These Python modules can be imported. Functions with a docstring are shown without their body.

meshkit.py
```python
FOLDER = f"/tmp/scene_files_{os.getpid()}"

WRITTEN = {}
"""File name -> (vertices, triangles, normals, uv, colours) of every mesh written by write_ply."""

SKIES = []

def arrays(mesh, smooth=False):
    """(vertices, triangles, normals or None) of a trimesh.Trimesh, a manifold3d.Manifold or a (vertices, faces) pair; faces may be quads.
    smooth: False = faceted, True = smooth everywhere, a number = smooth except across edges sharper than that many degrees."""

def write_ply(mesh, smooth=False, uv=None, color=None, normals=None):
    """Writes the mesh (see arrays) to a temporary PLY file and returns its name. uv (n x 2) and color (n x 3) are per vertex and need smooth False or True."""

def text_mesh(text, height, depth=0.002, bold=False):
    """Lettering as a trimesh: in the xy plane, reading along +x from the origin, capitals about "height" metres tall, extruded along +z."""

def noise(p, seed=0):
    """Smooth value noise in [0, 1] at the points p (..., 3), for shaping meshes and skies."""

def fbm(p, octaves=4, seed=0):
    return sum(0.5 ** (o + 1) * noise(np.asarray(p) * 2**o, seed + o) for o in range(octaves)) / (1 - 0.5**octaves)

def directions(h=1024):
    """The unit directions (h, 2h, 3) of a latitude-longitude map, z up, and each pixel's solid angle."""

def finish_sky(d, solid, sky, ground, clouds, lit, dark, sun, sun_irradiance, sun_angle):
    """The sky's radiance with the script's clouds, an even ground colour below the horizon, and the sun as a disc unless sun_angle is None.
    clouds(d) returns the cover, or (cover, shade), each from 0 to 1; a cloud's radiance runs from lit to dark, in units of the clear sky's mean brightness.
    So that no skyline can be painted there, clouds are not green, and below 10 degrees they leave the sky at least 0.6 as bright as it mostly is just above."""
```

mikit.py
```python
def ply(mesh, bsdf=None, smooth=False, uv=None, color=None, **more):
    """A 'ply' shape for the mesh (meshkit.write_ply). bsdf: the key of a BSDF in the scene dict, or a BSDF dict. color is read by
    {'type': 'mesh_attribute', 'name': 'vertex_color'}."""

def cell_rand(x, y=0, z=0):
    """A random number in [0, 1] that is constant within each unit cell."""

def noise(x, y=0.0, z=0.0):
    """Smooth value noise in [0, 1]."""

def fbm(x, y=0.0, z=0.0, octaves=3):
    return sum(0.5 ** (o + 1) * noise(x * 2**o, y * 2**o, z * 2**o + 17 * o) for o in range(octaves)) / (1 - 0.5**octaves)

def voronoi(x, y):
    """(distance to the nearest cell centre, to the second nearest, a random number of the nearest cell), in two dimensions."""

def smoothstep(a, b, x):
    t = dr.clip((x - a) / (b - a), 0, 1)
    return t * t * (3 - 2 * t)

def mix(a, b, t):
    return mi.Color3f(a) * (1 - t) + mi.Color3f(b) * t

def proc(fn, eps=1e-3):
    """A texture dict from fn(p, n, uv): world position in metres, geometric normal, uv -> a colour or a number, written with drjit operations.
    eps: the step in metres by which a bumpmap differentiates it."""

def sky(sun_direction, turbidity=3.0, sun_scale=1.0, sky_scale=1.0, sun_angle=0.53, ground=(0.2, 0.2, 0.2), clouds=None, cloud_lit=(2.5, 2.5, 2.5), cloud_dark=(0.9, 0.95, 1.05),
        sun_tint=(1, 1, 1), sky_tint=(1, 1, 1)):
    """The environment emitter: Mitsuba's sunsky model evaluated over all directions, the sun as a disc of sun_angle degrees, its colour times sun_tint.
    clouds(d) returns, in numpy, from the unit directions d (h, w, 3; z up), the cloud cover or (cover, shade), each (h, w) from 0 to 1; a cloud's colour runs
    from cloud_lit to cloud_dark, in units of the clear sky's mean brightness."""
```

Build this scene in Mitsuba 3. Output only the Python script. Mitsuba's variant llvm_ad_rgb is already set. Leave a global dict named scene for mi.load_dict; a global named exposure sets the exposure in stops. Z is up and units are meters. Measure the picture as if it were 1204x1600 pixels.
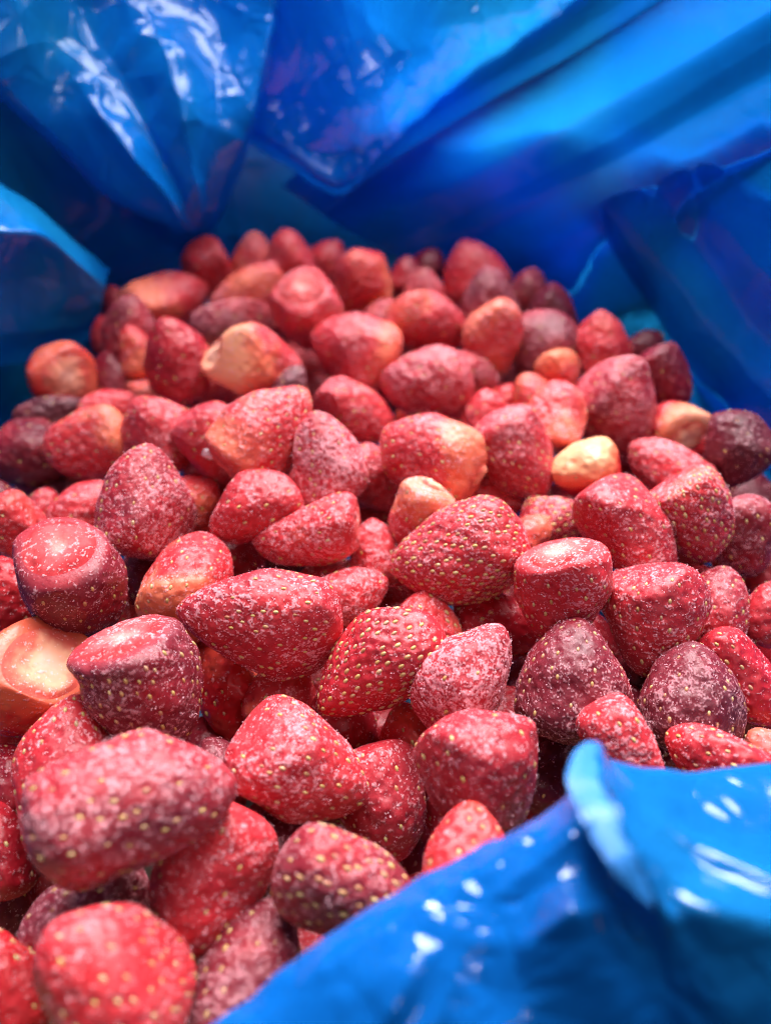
import math
import numpy as np
import drjit as dr
import mitsuba as mi
import mikit
import meshkit
from scipy.interpolate import PchipInterpolator
from scipy.spatial import cKDTree

# ------------------------------------------------------------------ camera, lamps, exposure
T = mi.ScalarTransform4f
scene, labels = {}, {}
exposure = 0.4
CAM, PITCH = np.array([0.0, 0.0, 0.155]), math.radians(45)
look = CAM + np.array([0, math.cos(PITCH), -math.sin(PITCH)])
scene['camera'] = {
    'type': 'thinlens', 'fov': 2 * math.degrees(math.atan(602 / 1234)), 'fov_axis': 'x',
    'aperture_radius': 0.0019, 'focus_distance': 0.172, 'near_clip': 0.01, 'far_clip': 20.0,
    'to_world': T().look_at(origin=CAM.tolist(), target=look.tolist(), up=[0, 0, 1])}


def lamp(key, x, y, z, w, l, radiance, rot, label):
    """A ceiling lamp: a housing and under it a glowing diffuser."""
    tf = T().translate([x, y, z]).rotate([0, 0, 1], rot)
    scene[key + '__housing'] = {'type': 'cube', 'to_world': tf @ T().translate([0, 0, .035]).scale([w / 2 + .02, l / 2 + .02, .03]), 'bsdf': {'type': 'ref', 'id': 'lamp_white'}}
    scene[key + '__diffuser'] = {'type': 'rectangle', 'to_world': tf @ T().rotate([1, 0, 0], 180).scale([w / 2, l / 2, 1]),
                                 'emitter': {'type': 'area', 'radiance': {'type': 'rgb', 'value': radiance}}, 'bsdf': {'type': 'ref', 'id': 'lamp_white'}}
    labels[key] = {'label': label, 'category': 'lamp', 'group': 'ceiling lamps over the bag'}


scene['lamp_white'] = {'type': 'diffuse', 'reflectance': {'type': 'rgb', 'value': [.8, .8, .8]}}
lamp('ceiling_lamp', .22, .78, 1.0, 1.0, .55, [12, 12, 12.1], 0, 'broad white panel lamp hung low over the far side of the bag')
lamp('ceiling_lamp_001', -.45, .95, 1.5, .06, 1.2, [60, 60, 62], 20, 'narrow white tube lamp beyond the bag')
lamp('ceiling_lamp_002', .5, .3, 1.5, .03, 1.0, [60, 60, 62], 70, 'narrow white tube lamp across the bag')
lamp('ceiling_lamp_003', -.2, -1.0, 1.25, .02, .5, [80, 80, 82], 80, 'narrow white tube lamp behind the viewer')
lamp('ceiling_lamp_004', .1, 2.2, 1.6, 2.0, 1.2, [28, 28, 28.3], 0, 'broad white panel lamp far beyond the bag')
lamp('ceiling_lamp_005', 1.0, -.5, 1.4, .02, .5, [80, 80, 82], 0, 'narrow white tube lamp to one side of the viewer')

# ------------------------------------------------------------------ materials
BERRIES = [
    (1, -70.4, 292.0, 1.6, 0.05, -0.22, 0.97, 22.5, 19.9, 0.55, 0.3, 0, 0, 0.3, 0.2, 'round red strawberry set apart at the back, where the big blue fold comes down'),
    (2, -52.4, 297.2, -0.8, 0.03, 0.31, 0.95, 26.0, 19.7, 0.42, 0.5, 0, 0, 0.2, 0.3, 'pale pink strawberry standing upright at the very back, beside the round one that sits apart'),
    (3, -37.2, 290.1, 3.4, -0.12, 0.28, 0.95, 26.6, 20.3, 0.6, 0.4, 0, 0, 0.2, 0.3, 'topmost crimson strawberry of the back row, shoulder to shoulder with a pale pink upright one'),
    (4, -51.6, 268.4, 2.6, -0.91, -0.41, -0.06, 28.9, 18.8, 0.42, 0.45, 0, 0, 0.2, 0.4, 'salmon strawberry lying sideways in front of the pale pink upright one of the back row'),
    (5, -24.9, 302.9, -3.6, 0.47, 0.28, 0.84, 22.2, 18.5, 0.65, 0.3, 0, 0, 0.2, 0.3, 'deep red strawberry of the back row just behind the round pale flanked one'),
    (6, -8.6, 275.5, 3.7, -0.38, -0.26, 0.89, 27.0, 23.0, 0.47, 0.3, 0.75, 0, 0.2, 0.25, 'round shiny strawberry with a pale flank, in the middle of the back row'),
    (7, 7.7, 288.5, -3.2, 0.01, 0.32, 0.95, 18.9, 15.4, 0.75, 0.25, 0, 0, 0.2, 0.3, 'small dark crimson strawberry just behind the shoulder of the round pale flanked one'),
    (8, 15.9, 301.2, -5.5, 0.52, 0.38, 0.76, 20.1, 15.9, 0.88, 0.1, 0, 0, 0.2, 0.3, 'darkest small strawberry of the back row, in shade under the blue film'),
    (9, 34.0, 288.4, 0.2, -0.42, 0.61, 0.67, 26.4, 23.4, 0.6, 0.25, 0.25, 0, 0.2, 0.25, 'round strawberry of the back row, orange on one flank and crimson on the other'),
    (10, 15.6, 275.6, -1.0, 0.01, 0.16, 0.99, 19.1, 16.3, 0.6, 0.6, 0, 0, 0.2, 0.3, 'small frosted pink strawberry behind the shiny red one with a yellowish cap end'),
    (11, -82.1, 270.4, -1.3, 0.72, 0.69, -0.03, 34.4, 22.5, 0.58, 0.4, 0.6, 0.62, 0.2, 0.45, 'salmon red strawberry with a cream cut cap, at the back corner by the blue flap'),
    (12, -103.0, 271.5, -4.4, -0.17, 0.45, 0.88, 15.8, 12.8, 0.7, 0.25, 0, 0, 0.2, 0.3, 'tiny red strawberry tip peeping out between dark frosted fruit and the low blue flap'),
    (13, -91.3, 245.5, 0.3, 0.04, 0.38, 0.92, 26.6, 18.3, 0.76, 0.4, 0, 0, 0.3, 0.3, 'dark crimson strawberry standing upright under the salmon one with the cream cut cap'),
    (14, -102.9, 251.9, -5.1, -0.19, 0.47, 0.86, 14.6, 11.8, 0.68, 0.25, 0, 0, 0.2, 0.3, 'small dull red strawberry wedged between the low blue flap and a dark upright one'),
    (15, -86.4, 233.6, 0.1, -0.18, 0.5, 0.85, 18.7, 13.4, 0.48, 0.25, 0.5, 0, 0.2, 0.3, 'small yellowish unripe strawberry between a dark upright one and the broad red cone'),
    (16, -68.5, 217.9, 8.5, -0.21, 0.12, 0.97, 26.6, 24.2, 0.68, 0.22, 0, 0, 0.3, 0.5, 'broad red cone of a strawberry, below the salmon one with the cream cut cap'),
    (17, -55.5, 251.1, 0.6, -0.98, -0.2, 0.03, 29.7, 19.1, 0.78, 0.65, 0, 0.6, 0.4, 0.2, 'blocky magenta strawberry heavily dusted with frost, behind the big pale orange one'),
    (18, -40.7, 215.3, 8.3, 0.84, 0.25, -0.48, 33.0, 22.8, 0.5, 0.35, 0.95, 0.7, 0.2, 0.5, 'big pale orange underripe strawberry with a cream cut end, among the back fruit'),
    (19, -75.6, 222.6, -10.3, 0.95, 0.32, 0.0, 27.6, 14.2, 0.42, 0.5, 0, 0, 0.2, 0.3, 'flat pink strawberry squeezed underneath the broad red cone'),
    (20, -27.9, 249.1, 4.9, 0.06, 0.08, -0.99, 26.5, 23.8, 0.58, 0.5, 0.1, 0.82, 0.3, 0.5, 'strawberry with a frosty pink cut top facing up and a crimson point underneath'),
    (21, -10.7, 229.0, 3.9, -0.93, 0.31, 0.21, 31.8, 25.7, 0.62, 0.38, 0.42, 0.3, 0.3, 0.5, 'bright red strawberry with a cream yellow cap corner, second in front of the back row'),
    (22, -1.7, 261.1, -4.0, 0.5, 0.45, 0.74, 17.3, 13.5, 0.52, 0.45, 0, 0, 0.2, 0.3, 'small pink strawberry squeezed between two bright red ones with yellowish cap ends'),
    (23, 15.0, 246.3, 4.0, 0.93, -0.04, -0.37, 30.1, 21.4, 0.62, 0.3, 0.42, 0.25, 0.3, 0.35, 'shiny strawberry fading from a yellowish cap end to a dark crimson point'),
    (24, 38.6, 265.8, 1.9, -0.12, 0.35, 0.93, 24.0, 21.6, 0.76, 0.65, 0, 0, 0.3, 0.3, 'purple strawberry thick with frost, leaning over an orange pink one near the back'),
    (25, 36.5, 235.0, 3.6, 0.03, -0.39, -0.92, 29.2, 19.9, 0.44, 0.5, 0.15, 0, 0.3, 0.2, 'orange pink column of a strawberry standing upright below the purple frosted one'),
    (26, 55.5, 274.9, -2.2, 0.27, 0.44, 0.86, 21.3, 17.8, 0.8, 0.4, 0, 0, 0.2, 0.3, 'dusty maroon strawberry at the back rim of the heap beside the purple frosted one'),
    (27, 64.3, 258.9, -1.8, 0.6, -0.52, -0.61, 24.8, 15.7, 0.88, 0.18, 0, 0, 0.2, 0.3, 'very dark red strawberry tilted down the back slope against the blue film'),
    (28, 54.5, 235.1, 0.1, -0.21, -0.5, -0.84, 27.3, 22.3, 0.78, 0.45, 0, 0, 0.3, 0.3, 'large magenta strawberry with whitish wrinkles, beside the orange pink column'),
    (29, 74.3, 232.6, 4.1, -0.06, 0.37, 0.93, 22.9, 21.5, 0.52, 0.32, 0, 0, 0.2, 0.6, 'pointed red cone of a strawberry with its tip up, standing out on the back slope'),
    (30, 90.4, 238.5, -3.1, 0.63, 0.25, 0.74, 18.2, 13.6, 0.92, 0.1, 0, 0, 0.2, 0.3, 'nearly black red strawberry in the shade behind the pointed red cone'),
    (31, 93.2, 217.8, 0.0, 0.57, -0.62, -0.54, 22.2, 17.5, 0.82, 0.25, 0, 0, 0.3, 0.3, 'smooth dark crimson strawberry resting by the blue film at the far edge of the heap'),
    (32, 57.5, 218.6, 1.8, 0.36, -0.6, -0.72, 15.3, 13.6, 0.42, 0.3, 0.4, 0, 0.2, 0.3, 'small bright orange strawberry with a whitish top, below the large magenta wrinkled one'),
    (33, 72.3, 197.1, 3.4, 0.35, -0.71, -0.61, 30.0, 26.0, 0.7, 0.6, 0, 0, 0.4, 0.45, 'big angular frosted strawberry in two tones of crimson and grey pink, below the pointed cone'),
    (34, 90.3, 195.3, -3.1, -0.29, 0.89, -0.36, 20.1, 18.2, 0.54, 0.3, 0.85, 0.75, 0.2, 0.3, 'pale peach strawberry end showing its cut core, next to the darkest maroon one'),
    (35, 101.2, 175.9, 6.2, -0.6, 0.69, 0.4, 21.2, 19.7, 0.93, 0.3, 0, 0, 0.3, 0.3, 'darkest maroon strawberry, round and alone by the blue film at the edge of the heap'),
    (36, 48.7, 208.2, -1.2, -0.37, 0.61, 0.7, 18.0, 15.9, 0.46, 0.25, 0.3, 0, 0.2, 0.3, 'orange strawberry mostly hidden behind a pink block shaped one'),
    (37, 52.0, 191.9, 3.4, 0.17, 0.91, 0.38, 23.9, 19.3, 0.44, 0.5, 0.1, 0.7, 0.2, 0.2, 'pink block shaped strawberry with a flat pale face, beside the big angular frosted one'),
    (38, 13.2, 208.3, 4.8, -1.0, 0.01, -0.07, 29.6, 22.2, 0.68, 0.52, 0, 0, 0.4, 0.25, 'plump oval strawberry with streaky frost, above the big cream ended one'),
    (39, 29.3, 221.4, -2.6, 0.91, -0.32, -0.28, 18.2, 15.6, 0.7, 0.5, 0, 0, 0.3, 0.3, 'frosted crimson strawberry end just behind the plump streaky oval one'),
    (40, 31.2, 195.9, 2.3, -0.1, 0.48, 0.87, 15.6, 14.0, 0.52, 0.42, 0, 0, 0.3, 0.3, 'small coral red strawberry between the plump streaky oval and the magenta drop shaped one'),
    (41, 39.1, 212.7, -5.7, 0.59, 0.42, 0.7, 13.7, 11.6, 0.62, 0.25, 0, 0, 0.2, 0.3, 'little red strawberry tucked behind the small coral one'),
    (42, -10.0, 200.5, -1.0, 0.9, -0.24, -0.37, 26.6, 18.4, 0.58, 0.35, 0, 0, 0.4, 0.35, 'flat lying red strawberry behind the peak of the frosty upright one'),
    (43, 12.6, 168.1, 8.8, -0.93, 0.33, 0.16, 30.3, 23.8, 0.56, 0.38, 0.6, 0.35, 0.5, 0.35, 'big orange red strawberry with a rough cream cap end, touching the magenta drop shaped one'),
    (44, 38.6, 173.6, 4.8, 0.53, -0.68, -0.51, 28.2, 21.2, 0.68, 0.42, 0, 0, 0.45, 0.45, 'magenta drop shaped strawberry pointing at the cream one with the orange flank'),
    (45, 58.3, 167.0, 3.0, 0.49, -0.47, -0.73, 19.0, 17.9, 0.5, 0.02, 1, 0, 0.1, 0.3, 'smooth cream strawberry end with an orange flank, free of frost'),
    (46, -33.0, 172.0, 15.4, 0.66, 0.67, 0.34, 31.8, 23.6, 0.5, 0.42, 0.2, 0.75, 0.5, 0.5, 'big salmon strawberry with a flat sliced end, its dark tip against the frosty upright one'),
    (47, -30.6, 206.6, 5.0, 0.42, 0.57, 0.7, 15.1, 10.2, 0.92, 0.6, 0, 0, 0.2, 0.3, 'small dark purple frosted tip poking up behind the big salmon sliced strawberry'),
    (48, -15.3, 163.6, 11.5, -0.22, 0.52, 0.83, 27.4, 23.2, 0.66, 0.78, 0, 0, 0.5, 0.45, 'upright cone of a strawberry thickly coated with frost, in the centre of the upper heap'),
    (49, -4.2, 173.7, -5.9, 0.87, -0.32, -0.37, 21.5, 19.9, 0.66, 0.4, 0, 0, 0.3, 0.3, 'magenta pink strawberry half hidden behind the thickly frosted upright cone'),
    (50, -68.1, 183.0, 4.2, -0.4, 0.14, 0.91, 24.2, 23.3, 0.58, 0.5, 0, 0, 0.4, 0.25, 'rounded frosted red strawberry between an orange yellow one and the big salmon sliced one'),
    (51, -90.7, 185.1, -1.6, -0.93, -0.34, 0.14, 26.2, 23.9, 0.5, 0.33, 0.5, 0, 0.4, 0.3, 'orange strawberry turning yellow at its cap, behind the tall frosted cone'),
    (52, -112.9, 187.0, -7.4, -0.9, -0.42, 0.14, 23.2, 21.6, 0.84, 0.28, 0, 0, 0.4, 0.3, 'dark red shaded strawberry next to the orange one turning yellow, against the blue film'),
    (53, -108.6, 203.3, -4.7, -0.92, -0.27, 0.28, 22.5, 13.7, 0.95, 0.45, 0, 0, 0.2, 0.3, 'purple black strawberry lying under the one that shows a cream round cut'),
    (54, -111.1, 221.6, -1.9, -0.62, 0.63, -0.47, 23.4, 21.7, 0.6, 0.15, 0.45, 0.8, 0.1, 0.3, 'red rimmed strawberry showing a cream round cut face, lying alone by the blue film'),
    (55, -89.9, 203.2, -1.5, 0.86, 0.49, 0.14, 19.8, 12.4, 0.52, 0.5, 0, 0, 0.2, 0.3, 'narrow dusty pink strawberry behind the orange one turning yellow'),
    (56, -48.8, 177.6, 4.8, 0.63, -0.4, -0.67, 25.9, 20.7, 0.6, 0.4, 0, 0, 0.4, 0.35, 'red strawberry with a white ice flake on it, partly covered by the salmon sliced one'),
    (57, -63.5, 147.9, 11.2, 0.05, 0.63, 0.78, 29.4, 25.4, 0.68, 0.62, 0, 0, 0.4, 0.55, 'tall crimson cone of a strawberry with a frosted peak, above the pink topped dark one'),
    (58, -54.5, 161.0, -5.0, 0.38, -0.58, -0.72, 19.9, 15.5, 0.46, 0.2, 0, 0, 0.3, 0.3, 'orange red strawberry hidden behind the flank of the tall frosted crimson cone'),
    (59, -97.2, 146.0, 1.9, 0.73, -0.2, -0.65, 21.3, 15.8, 0.52, 0.3, 0, 0, 0.3, 0.35, "smooth coral red strawberry at the picture's edge above the dark one with pink top"),
    (60, -86.6, 159.2, -3.2, 0.6, 0.7, 0.38, 21.1, 14.5, 0.5, 0.4, 0, 0, 0.3, 0.35, 'pink strawberry slanting behind the tall frosted crimson cone'),
    (61, -98.5, 162.5, -6.8, 0.14, 0.74, 0.66, 13.0, 11.2, 0.64, 0.25, 0, 0, 0.3, 0.3, 'sliver of a red strawberry between a coral one and a slanting pink one'),
    (62, -34.6, 147.0, 8.9, -0.81, -0.49, -0.3, 24.5, 17.5, 0.58, 0.35, 0, 0, 0.5, 0.4, 'speckled red strawberry with yellow seeds below the salmon sliced one'),
    (63, -20.0, 139.4, 6.3, -0.97, -0.14, -0.2, 28.4, 16.2, 0.55, 0.62, 0.1, 0.72, 0.5, 0.5, 'frosty pink strawberry with blunt point and straight cut end, below the upright frosted cone'),
    (64, -2.1, 142.1, -2.2, -0.1, 0.74, 0.67, 17.8, 13.7, 0.56, 0.5, 0.1, 0.0, 0.4, 0.3, 'dusty red strawberry with a pale patch, between blunt frosty pink one and seediest one'),
    (65, 9.4, 148.3, 5.2, -0.35, -0.36, -0.86, 19.5, 16.4, 0.62, 0.6, 0.8, 0.45, 0.4, 0.35, 'frosted pink strawberry with a yellow rough cap, behind the seediest one'),
    (66, 18.2, 133.0, 6.9, -0.98, -0.12, -0.13, 34.5, 24.5, 0.6, 0.45, 0, 0, 1, 0.35, 'seediest strawberry of the heap, large and pink red with dense yellow seeds'),
    (67, 33.1, 169.6, -7.8, 0.88, -0.41, -0.25, 16.4, 13.7, 0.6, 0.35, 0, 0, 0.3, 0.3, 'plain red strawberry down in the gap below the magenta drop shaped one'),
    (68, 47.2, 154.0, -2.8, 0.97, -0.05, 0.24, 19.7, 14.3, 0.64, 0.7, 0, 0, 0.9, 0.3, 'greyish pink strawberry with a beaded seedy skin below the smooth cream one'),
    (69, 38.5, 145.3, 0.5, 0.64, 0.47, 0.6, 14.1, 12.0, 0.44, 0.3, 0.2, 0, 0.2, 0.3, 'small pale orange strawberry behind the seediest one'),
    (70, 63.3, 139.2, 7.2, 0.55, -0.75, -0.37, 31.3, 21.1, 0.64, 0.45, 0.1, 0, 0.45, 0.5, 'large red strawberry with a frosted pink shoulder, beside the beaded grey pink one'),
    (71, 82.0, 169.2, 2.0, -0.75, 0.6, 0.27, 27.0, 18.1, 0.56, 0.6, 0, 0, 0.4, 0.25, 'dusty pink strawberry with upturned side, between the peach cut one and two tone one'),
    (72, 80.0, 144.0, 9.5, 0.32, -0.76, -0.57, 24.2, 20.6, 0.66, 0.5, 0.35, 0, 0.8, 0.3, 'two tone strawberry, orange on one side and purple frost on the other, with netted skin'),
    (73, 95.7, 145.0, 0.8, 0.1, -0.76, -0.65, 21.6, 19.9, 0.77, 0.55, 0, 0, 0.4, 0.35, "dusty crimson strawberry at the picture's edge behind the two tone netted one"),
    (74, 42.1, 118.3, 9.8, 0.11, -0.36, -0.93, 26.2, 21.1, 0.62, 0.42, 0.1, 0.72, 0.6, 0.4, 'strawberry with a whitish cut centre on top and speckled red sides, beside the seediest one'),
    (75, 62.1, 113.4, 6.5, -0.11, -0.83, -0.54, 27.0, 21.6, 0.66, 0.45, 0, 0, 0.5, 0.4, 'broad red frosted strawberry beside the one with a whitish cut centre'),
    (76, 82.0, 121.7, 0.4, 0.26, 0.69, 0.68, 19.9, 18.0, 0.7, 0.55, 0, 0, 0.4, 0.25, 'greyish crimson strawberry in the hollow behind the broad red frosted one'),
    (77, 96.2, 122.2, -2.5, 0.44, 0.56, 0.7, 17.3, 13.8, 0.6, 0.3, 0, 0, 0.3, 0.3, "plain red strawberry cut by the picture's edge, beyond the greyish crimson one"),
    (78, -72.5, 119.2, 9.0, 0.06, -0.05, -1.0, 29.8, 24.0, 0.82, 0.32, 0.0, 0.8, 0.5, 0.35, 'dark maroon strawberry with a glossy pink cut top, below the tall frosted cone'),
    (79, -48.6, 126.3, 4.4, 0.12, 0.98, 0.15, 26.9, 22.5, 0.52, 0.35, 0.6, 0.0, 0.4, 0.35, 'orange red strawberry with a pale underside, beside the pink topped dark one'),
    (80, -95.3, 125.9, 0.0, -0.12, 0.73, 0.67, 18.7, 14.8, 0.58, 0.22, 0, 0, 0.3, 0.3, "brownish red strawberry cut by the picture's edge, above the large beige cut face"),
    (81, -80.2, 99.2, 2.3, -0.55, 0.19, -0.81, 26.8, 24.8, 0.6, 0.1, 0.55, 0.82, 0.2, 0.3, 'strawberry showing a large beige cut face with a curved scar'),
    (82, -49.8, 91.0, 11.0, 0.33, -0.46, -0.83, 27.3, 24.0, 0.8, 0.48, 0, 0.82, 0.7, 0.3, 'dark frosted strawberry with a flat pink sliced top and bold yellow seeds'),
    (83, -28.6, 109.7, 9.7, -0.96, -0.02, 0.26, 36.5, 24.5, 0.64, 0.42, 0, 0, 0.55, 0.55, 'large glossy red strawberry with frost crumbs and its point over the pale underside one'),
    (84, -9.7, 125.0, -1.5, 0.9, 0.3, 0.31, 22.6, 16.8, 0.54, 0.62, 0, 0, 0.5, 0.45, 'small coral strawberry with a seam of frost where it meets the large glossy red one'),
    (85, -1.7, 100.2, 7.2, -0.78, -0.52, -0.35, 31.6, 21.3, 0.62, 0.28, 0, 0, 0.85, 0.35, 'wet looking red strawberry with neat rows of yellow seeds, below the small coral one'),
    (86, 11.3, 116.9, -2.9, 0.71, -0.59, -0.38, 18.9, 13.9, 0.52, 0.4, 0, 0, 0.8, 0.3, 'orange red strawberry with close yellow seeds tucked under the seediest one'),
    (87, 17.1, 94.1, 10.7, 0.57, 0.56, 0.6, 26.8, 19.9, 0.68, 0.92, 0, 0, 0.3, 0.4, 'frostiest strawberry of the heap, crimson under a grey white crust'),
    (88, 41.3, 97.3, 5.7, 0.08, 0.76, 0.65, 26.3, 23.7, 0.86, 0.45, 0, 0, 0.4, 0.45, 'maroon strawberry with a flattened peak, beside the frostiest one'),
    (89, 28.8, 124.1, -11.0, 0.97, -0.23, 0.0, 23.3, 18.3, 0.66, 0.15, 0, 0, 0.3, 0.3, 'shaded red strawberry deep in the gap under the seediest one'),
    (90, 65.7, 92.9, 4.8, 0.12, 0.75, 0.65, 24.0, 21.2, 0.92, 0.5, 0, 0, 0.6, 0.35, 'purple brown strawberry with pale frost blotches, below the broad red frosted one'),
    (91, 80.1, 100.1, 1.0, 0.54, -0.8, -0.24, 23.0, 16.0, 0.62, 0.22, 0, 0, 0.4, 0.4, 'bright red strawberry behind the purple brown blotched one'),
    (92, -38.1, 104.6, -12.7, 0.2, -0.81, -0.55, 24.3, 16.2, 0.52, 0.08, 0.2, 0, 0.2, 0.3, 'smooth orange red strawberry in the shade beneath the large glossy red one'),
    (93, -24.7, 101.5, -9.4, 0.31, 0.83, 0.46, 19.8, 15.8, 0.52, 0.35, 0.2, 0, 0.3, 0.3, 'coral strawberry under the large glossy red one, beside a smooth shaded orange one'),
    (94, -16.7, 76.0, 7.1, 0.89, -0.41, -0.19, 28.5, 21.3, 0.6, 0.48, 0, 0, 0.6, 0.4, 'bright red strawberry with frost patches and scattered gold seeds, below the large glossy red one'),
    (95, -1.8, 74.2, -6.1, 0.19, -0.89, -0.41, 23.7, 18.9, 0.66, 0.4, 0, 0, 0.4, 0.35, 'crimson strawberry with a glowing red flank, half behind the one with scattered gold seeds'),
    (96, 5.7, 90.6, -10.3, -0.29, 0.84, 0.45, 17.6, 15.3, 0.46, 0.18, 0.3, 0, 0.4, 0.3, 'amber unripe strawberry down in the dark gap beside the frostiest one'),
    (97, 18.7, 71.5, 13.1, 0.26, -0.88, -0.41, 23.5, 21.8, 0.7, 0.42, 0, 0, 0.3, 0.3, 'chunky creased strawberry directly below the frostiest one'),
    (98, 39.7, 86.8, -16.9, 0.36, 0.79, 0.49, 20.8, 15.4, 0.86, 0.3, 0, 0, 0.3, 0.3, 'dark strawberry deep in shade between the chunky creased one and the torn blue tip'),
    (99, 48.3, 76.2, 11.0, 0.48, -0.83, -0.28, 23.7, 13.6, 0.56, 0.48, 0, 0, 0.5, 0.5, 'pinkish red strawberry right behind the torn tip of the blue film'),
    (100, 65.7, 76.2, 8.9, -0.82, 0.56, -0.08, 20.1, 12.7, 0.58, 0.28, 0, 0, 0.7, 0.35, 'bright speckled strawberry along the blue rim below the purple brown blotched one'),
    (101, -63.7, 75.1, 4.1, -0.12, 0.87, 0.48, 31.9, 21.8, 0.56, 0.35, 0, 0, 0.7, 0.35, 'bright red seedy strawberry behind the largest one, under the flat topped dark one'),
    (102, -43.1, 60.5, 23.1, 0.97, 0.21, -0.06, 34.0, 22.9, 0.72, 0.5, 0, 0, 0.5, 0.3, 'largest strawberry of the heap, dark red with mottled frost, lying on its side'),
    (103, -36.0, 77.4, -4.0, -0.21, 0.86, 0.47, 19.2, 15.7, 0.86, 0.5, 0, 0, 0.3, 0.25, 'rough maroon strawberry beside the peak end of the largest one, in a dark gap'),
    (104, -32.2, 54.2, 5.4, -0.43, -0.87, -0.22, 27.3, 22.4, 0.58, 0.34, 0.15, 0, 0.3, 0.3, 'glowing red strawberry under the end of the largest one'),
    (105, -55.3, 50.4, -1.3, -0.86, -0.49, 0.15, 23.7, 17.8, 0.84, 0.48, 0, 0, 0.4, 0.3, 'purple maroon strawberry between the largest one and the round bright one with a blunt top'),
    (106, -43.7, 34.7, 17.1, -0.53, 0.32, 0.79, 26.1, 22.7, 0.55, 0.34, 0, 0, 0.7, 0.25, 'round bright red strawberry with a blunt top and yellow seeds, nearest the viewer'),
    (107, -65.3, 39.2, 3.6, -0.66, 0.6, 0.44, 22.9, 11.4, 0.56, 0.18, 0, 0, 0.5, 0.35, "red strawberry cut by the picture's edge next to the round bright blunt one"),
    (108, -23.8, 39.6, 2.1, 0.4, 0.9, 0.17, 25.6, 16.8, 0.86, 0.6, 0, 0, 0.4, 0.25, 'dusky plum strawberry with soft frost, half under the edge of the near blue film'),
    (109, -6.3, 50.5, 12.7, 0.92, -0.38, -0.1, 26.1, 18.1, 0.8, 0.4, 0, 0, 1, 0.45, 'maroon strawberry with bold olive seeds running under the near blue film'),
    (110, -21.7, 64.2, -6.4, -0.46, 0.8, 0.38, 20.7, 14.0, 0.84, 0.45, 0, 0, 0.4, 0.3, 'dark maroon strawberry between the glowing red one and the one with bold olive seeds'),
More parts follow.
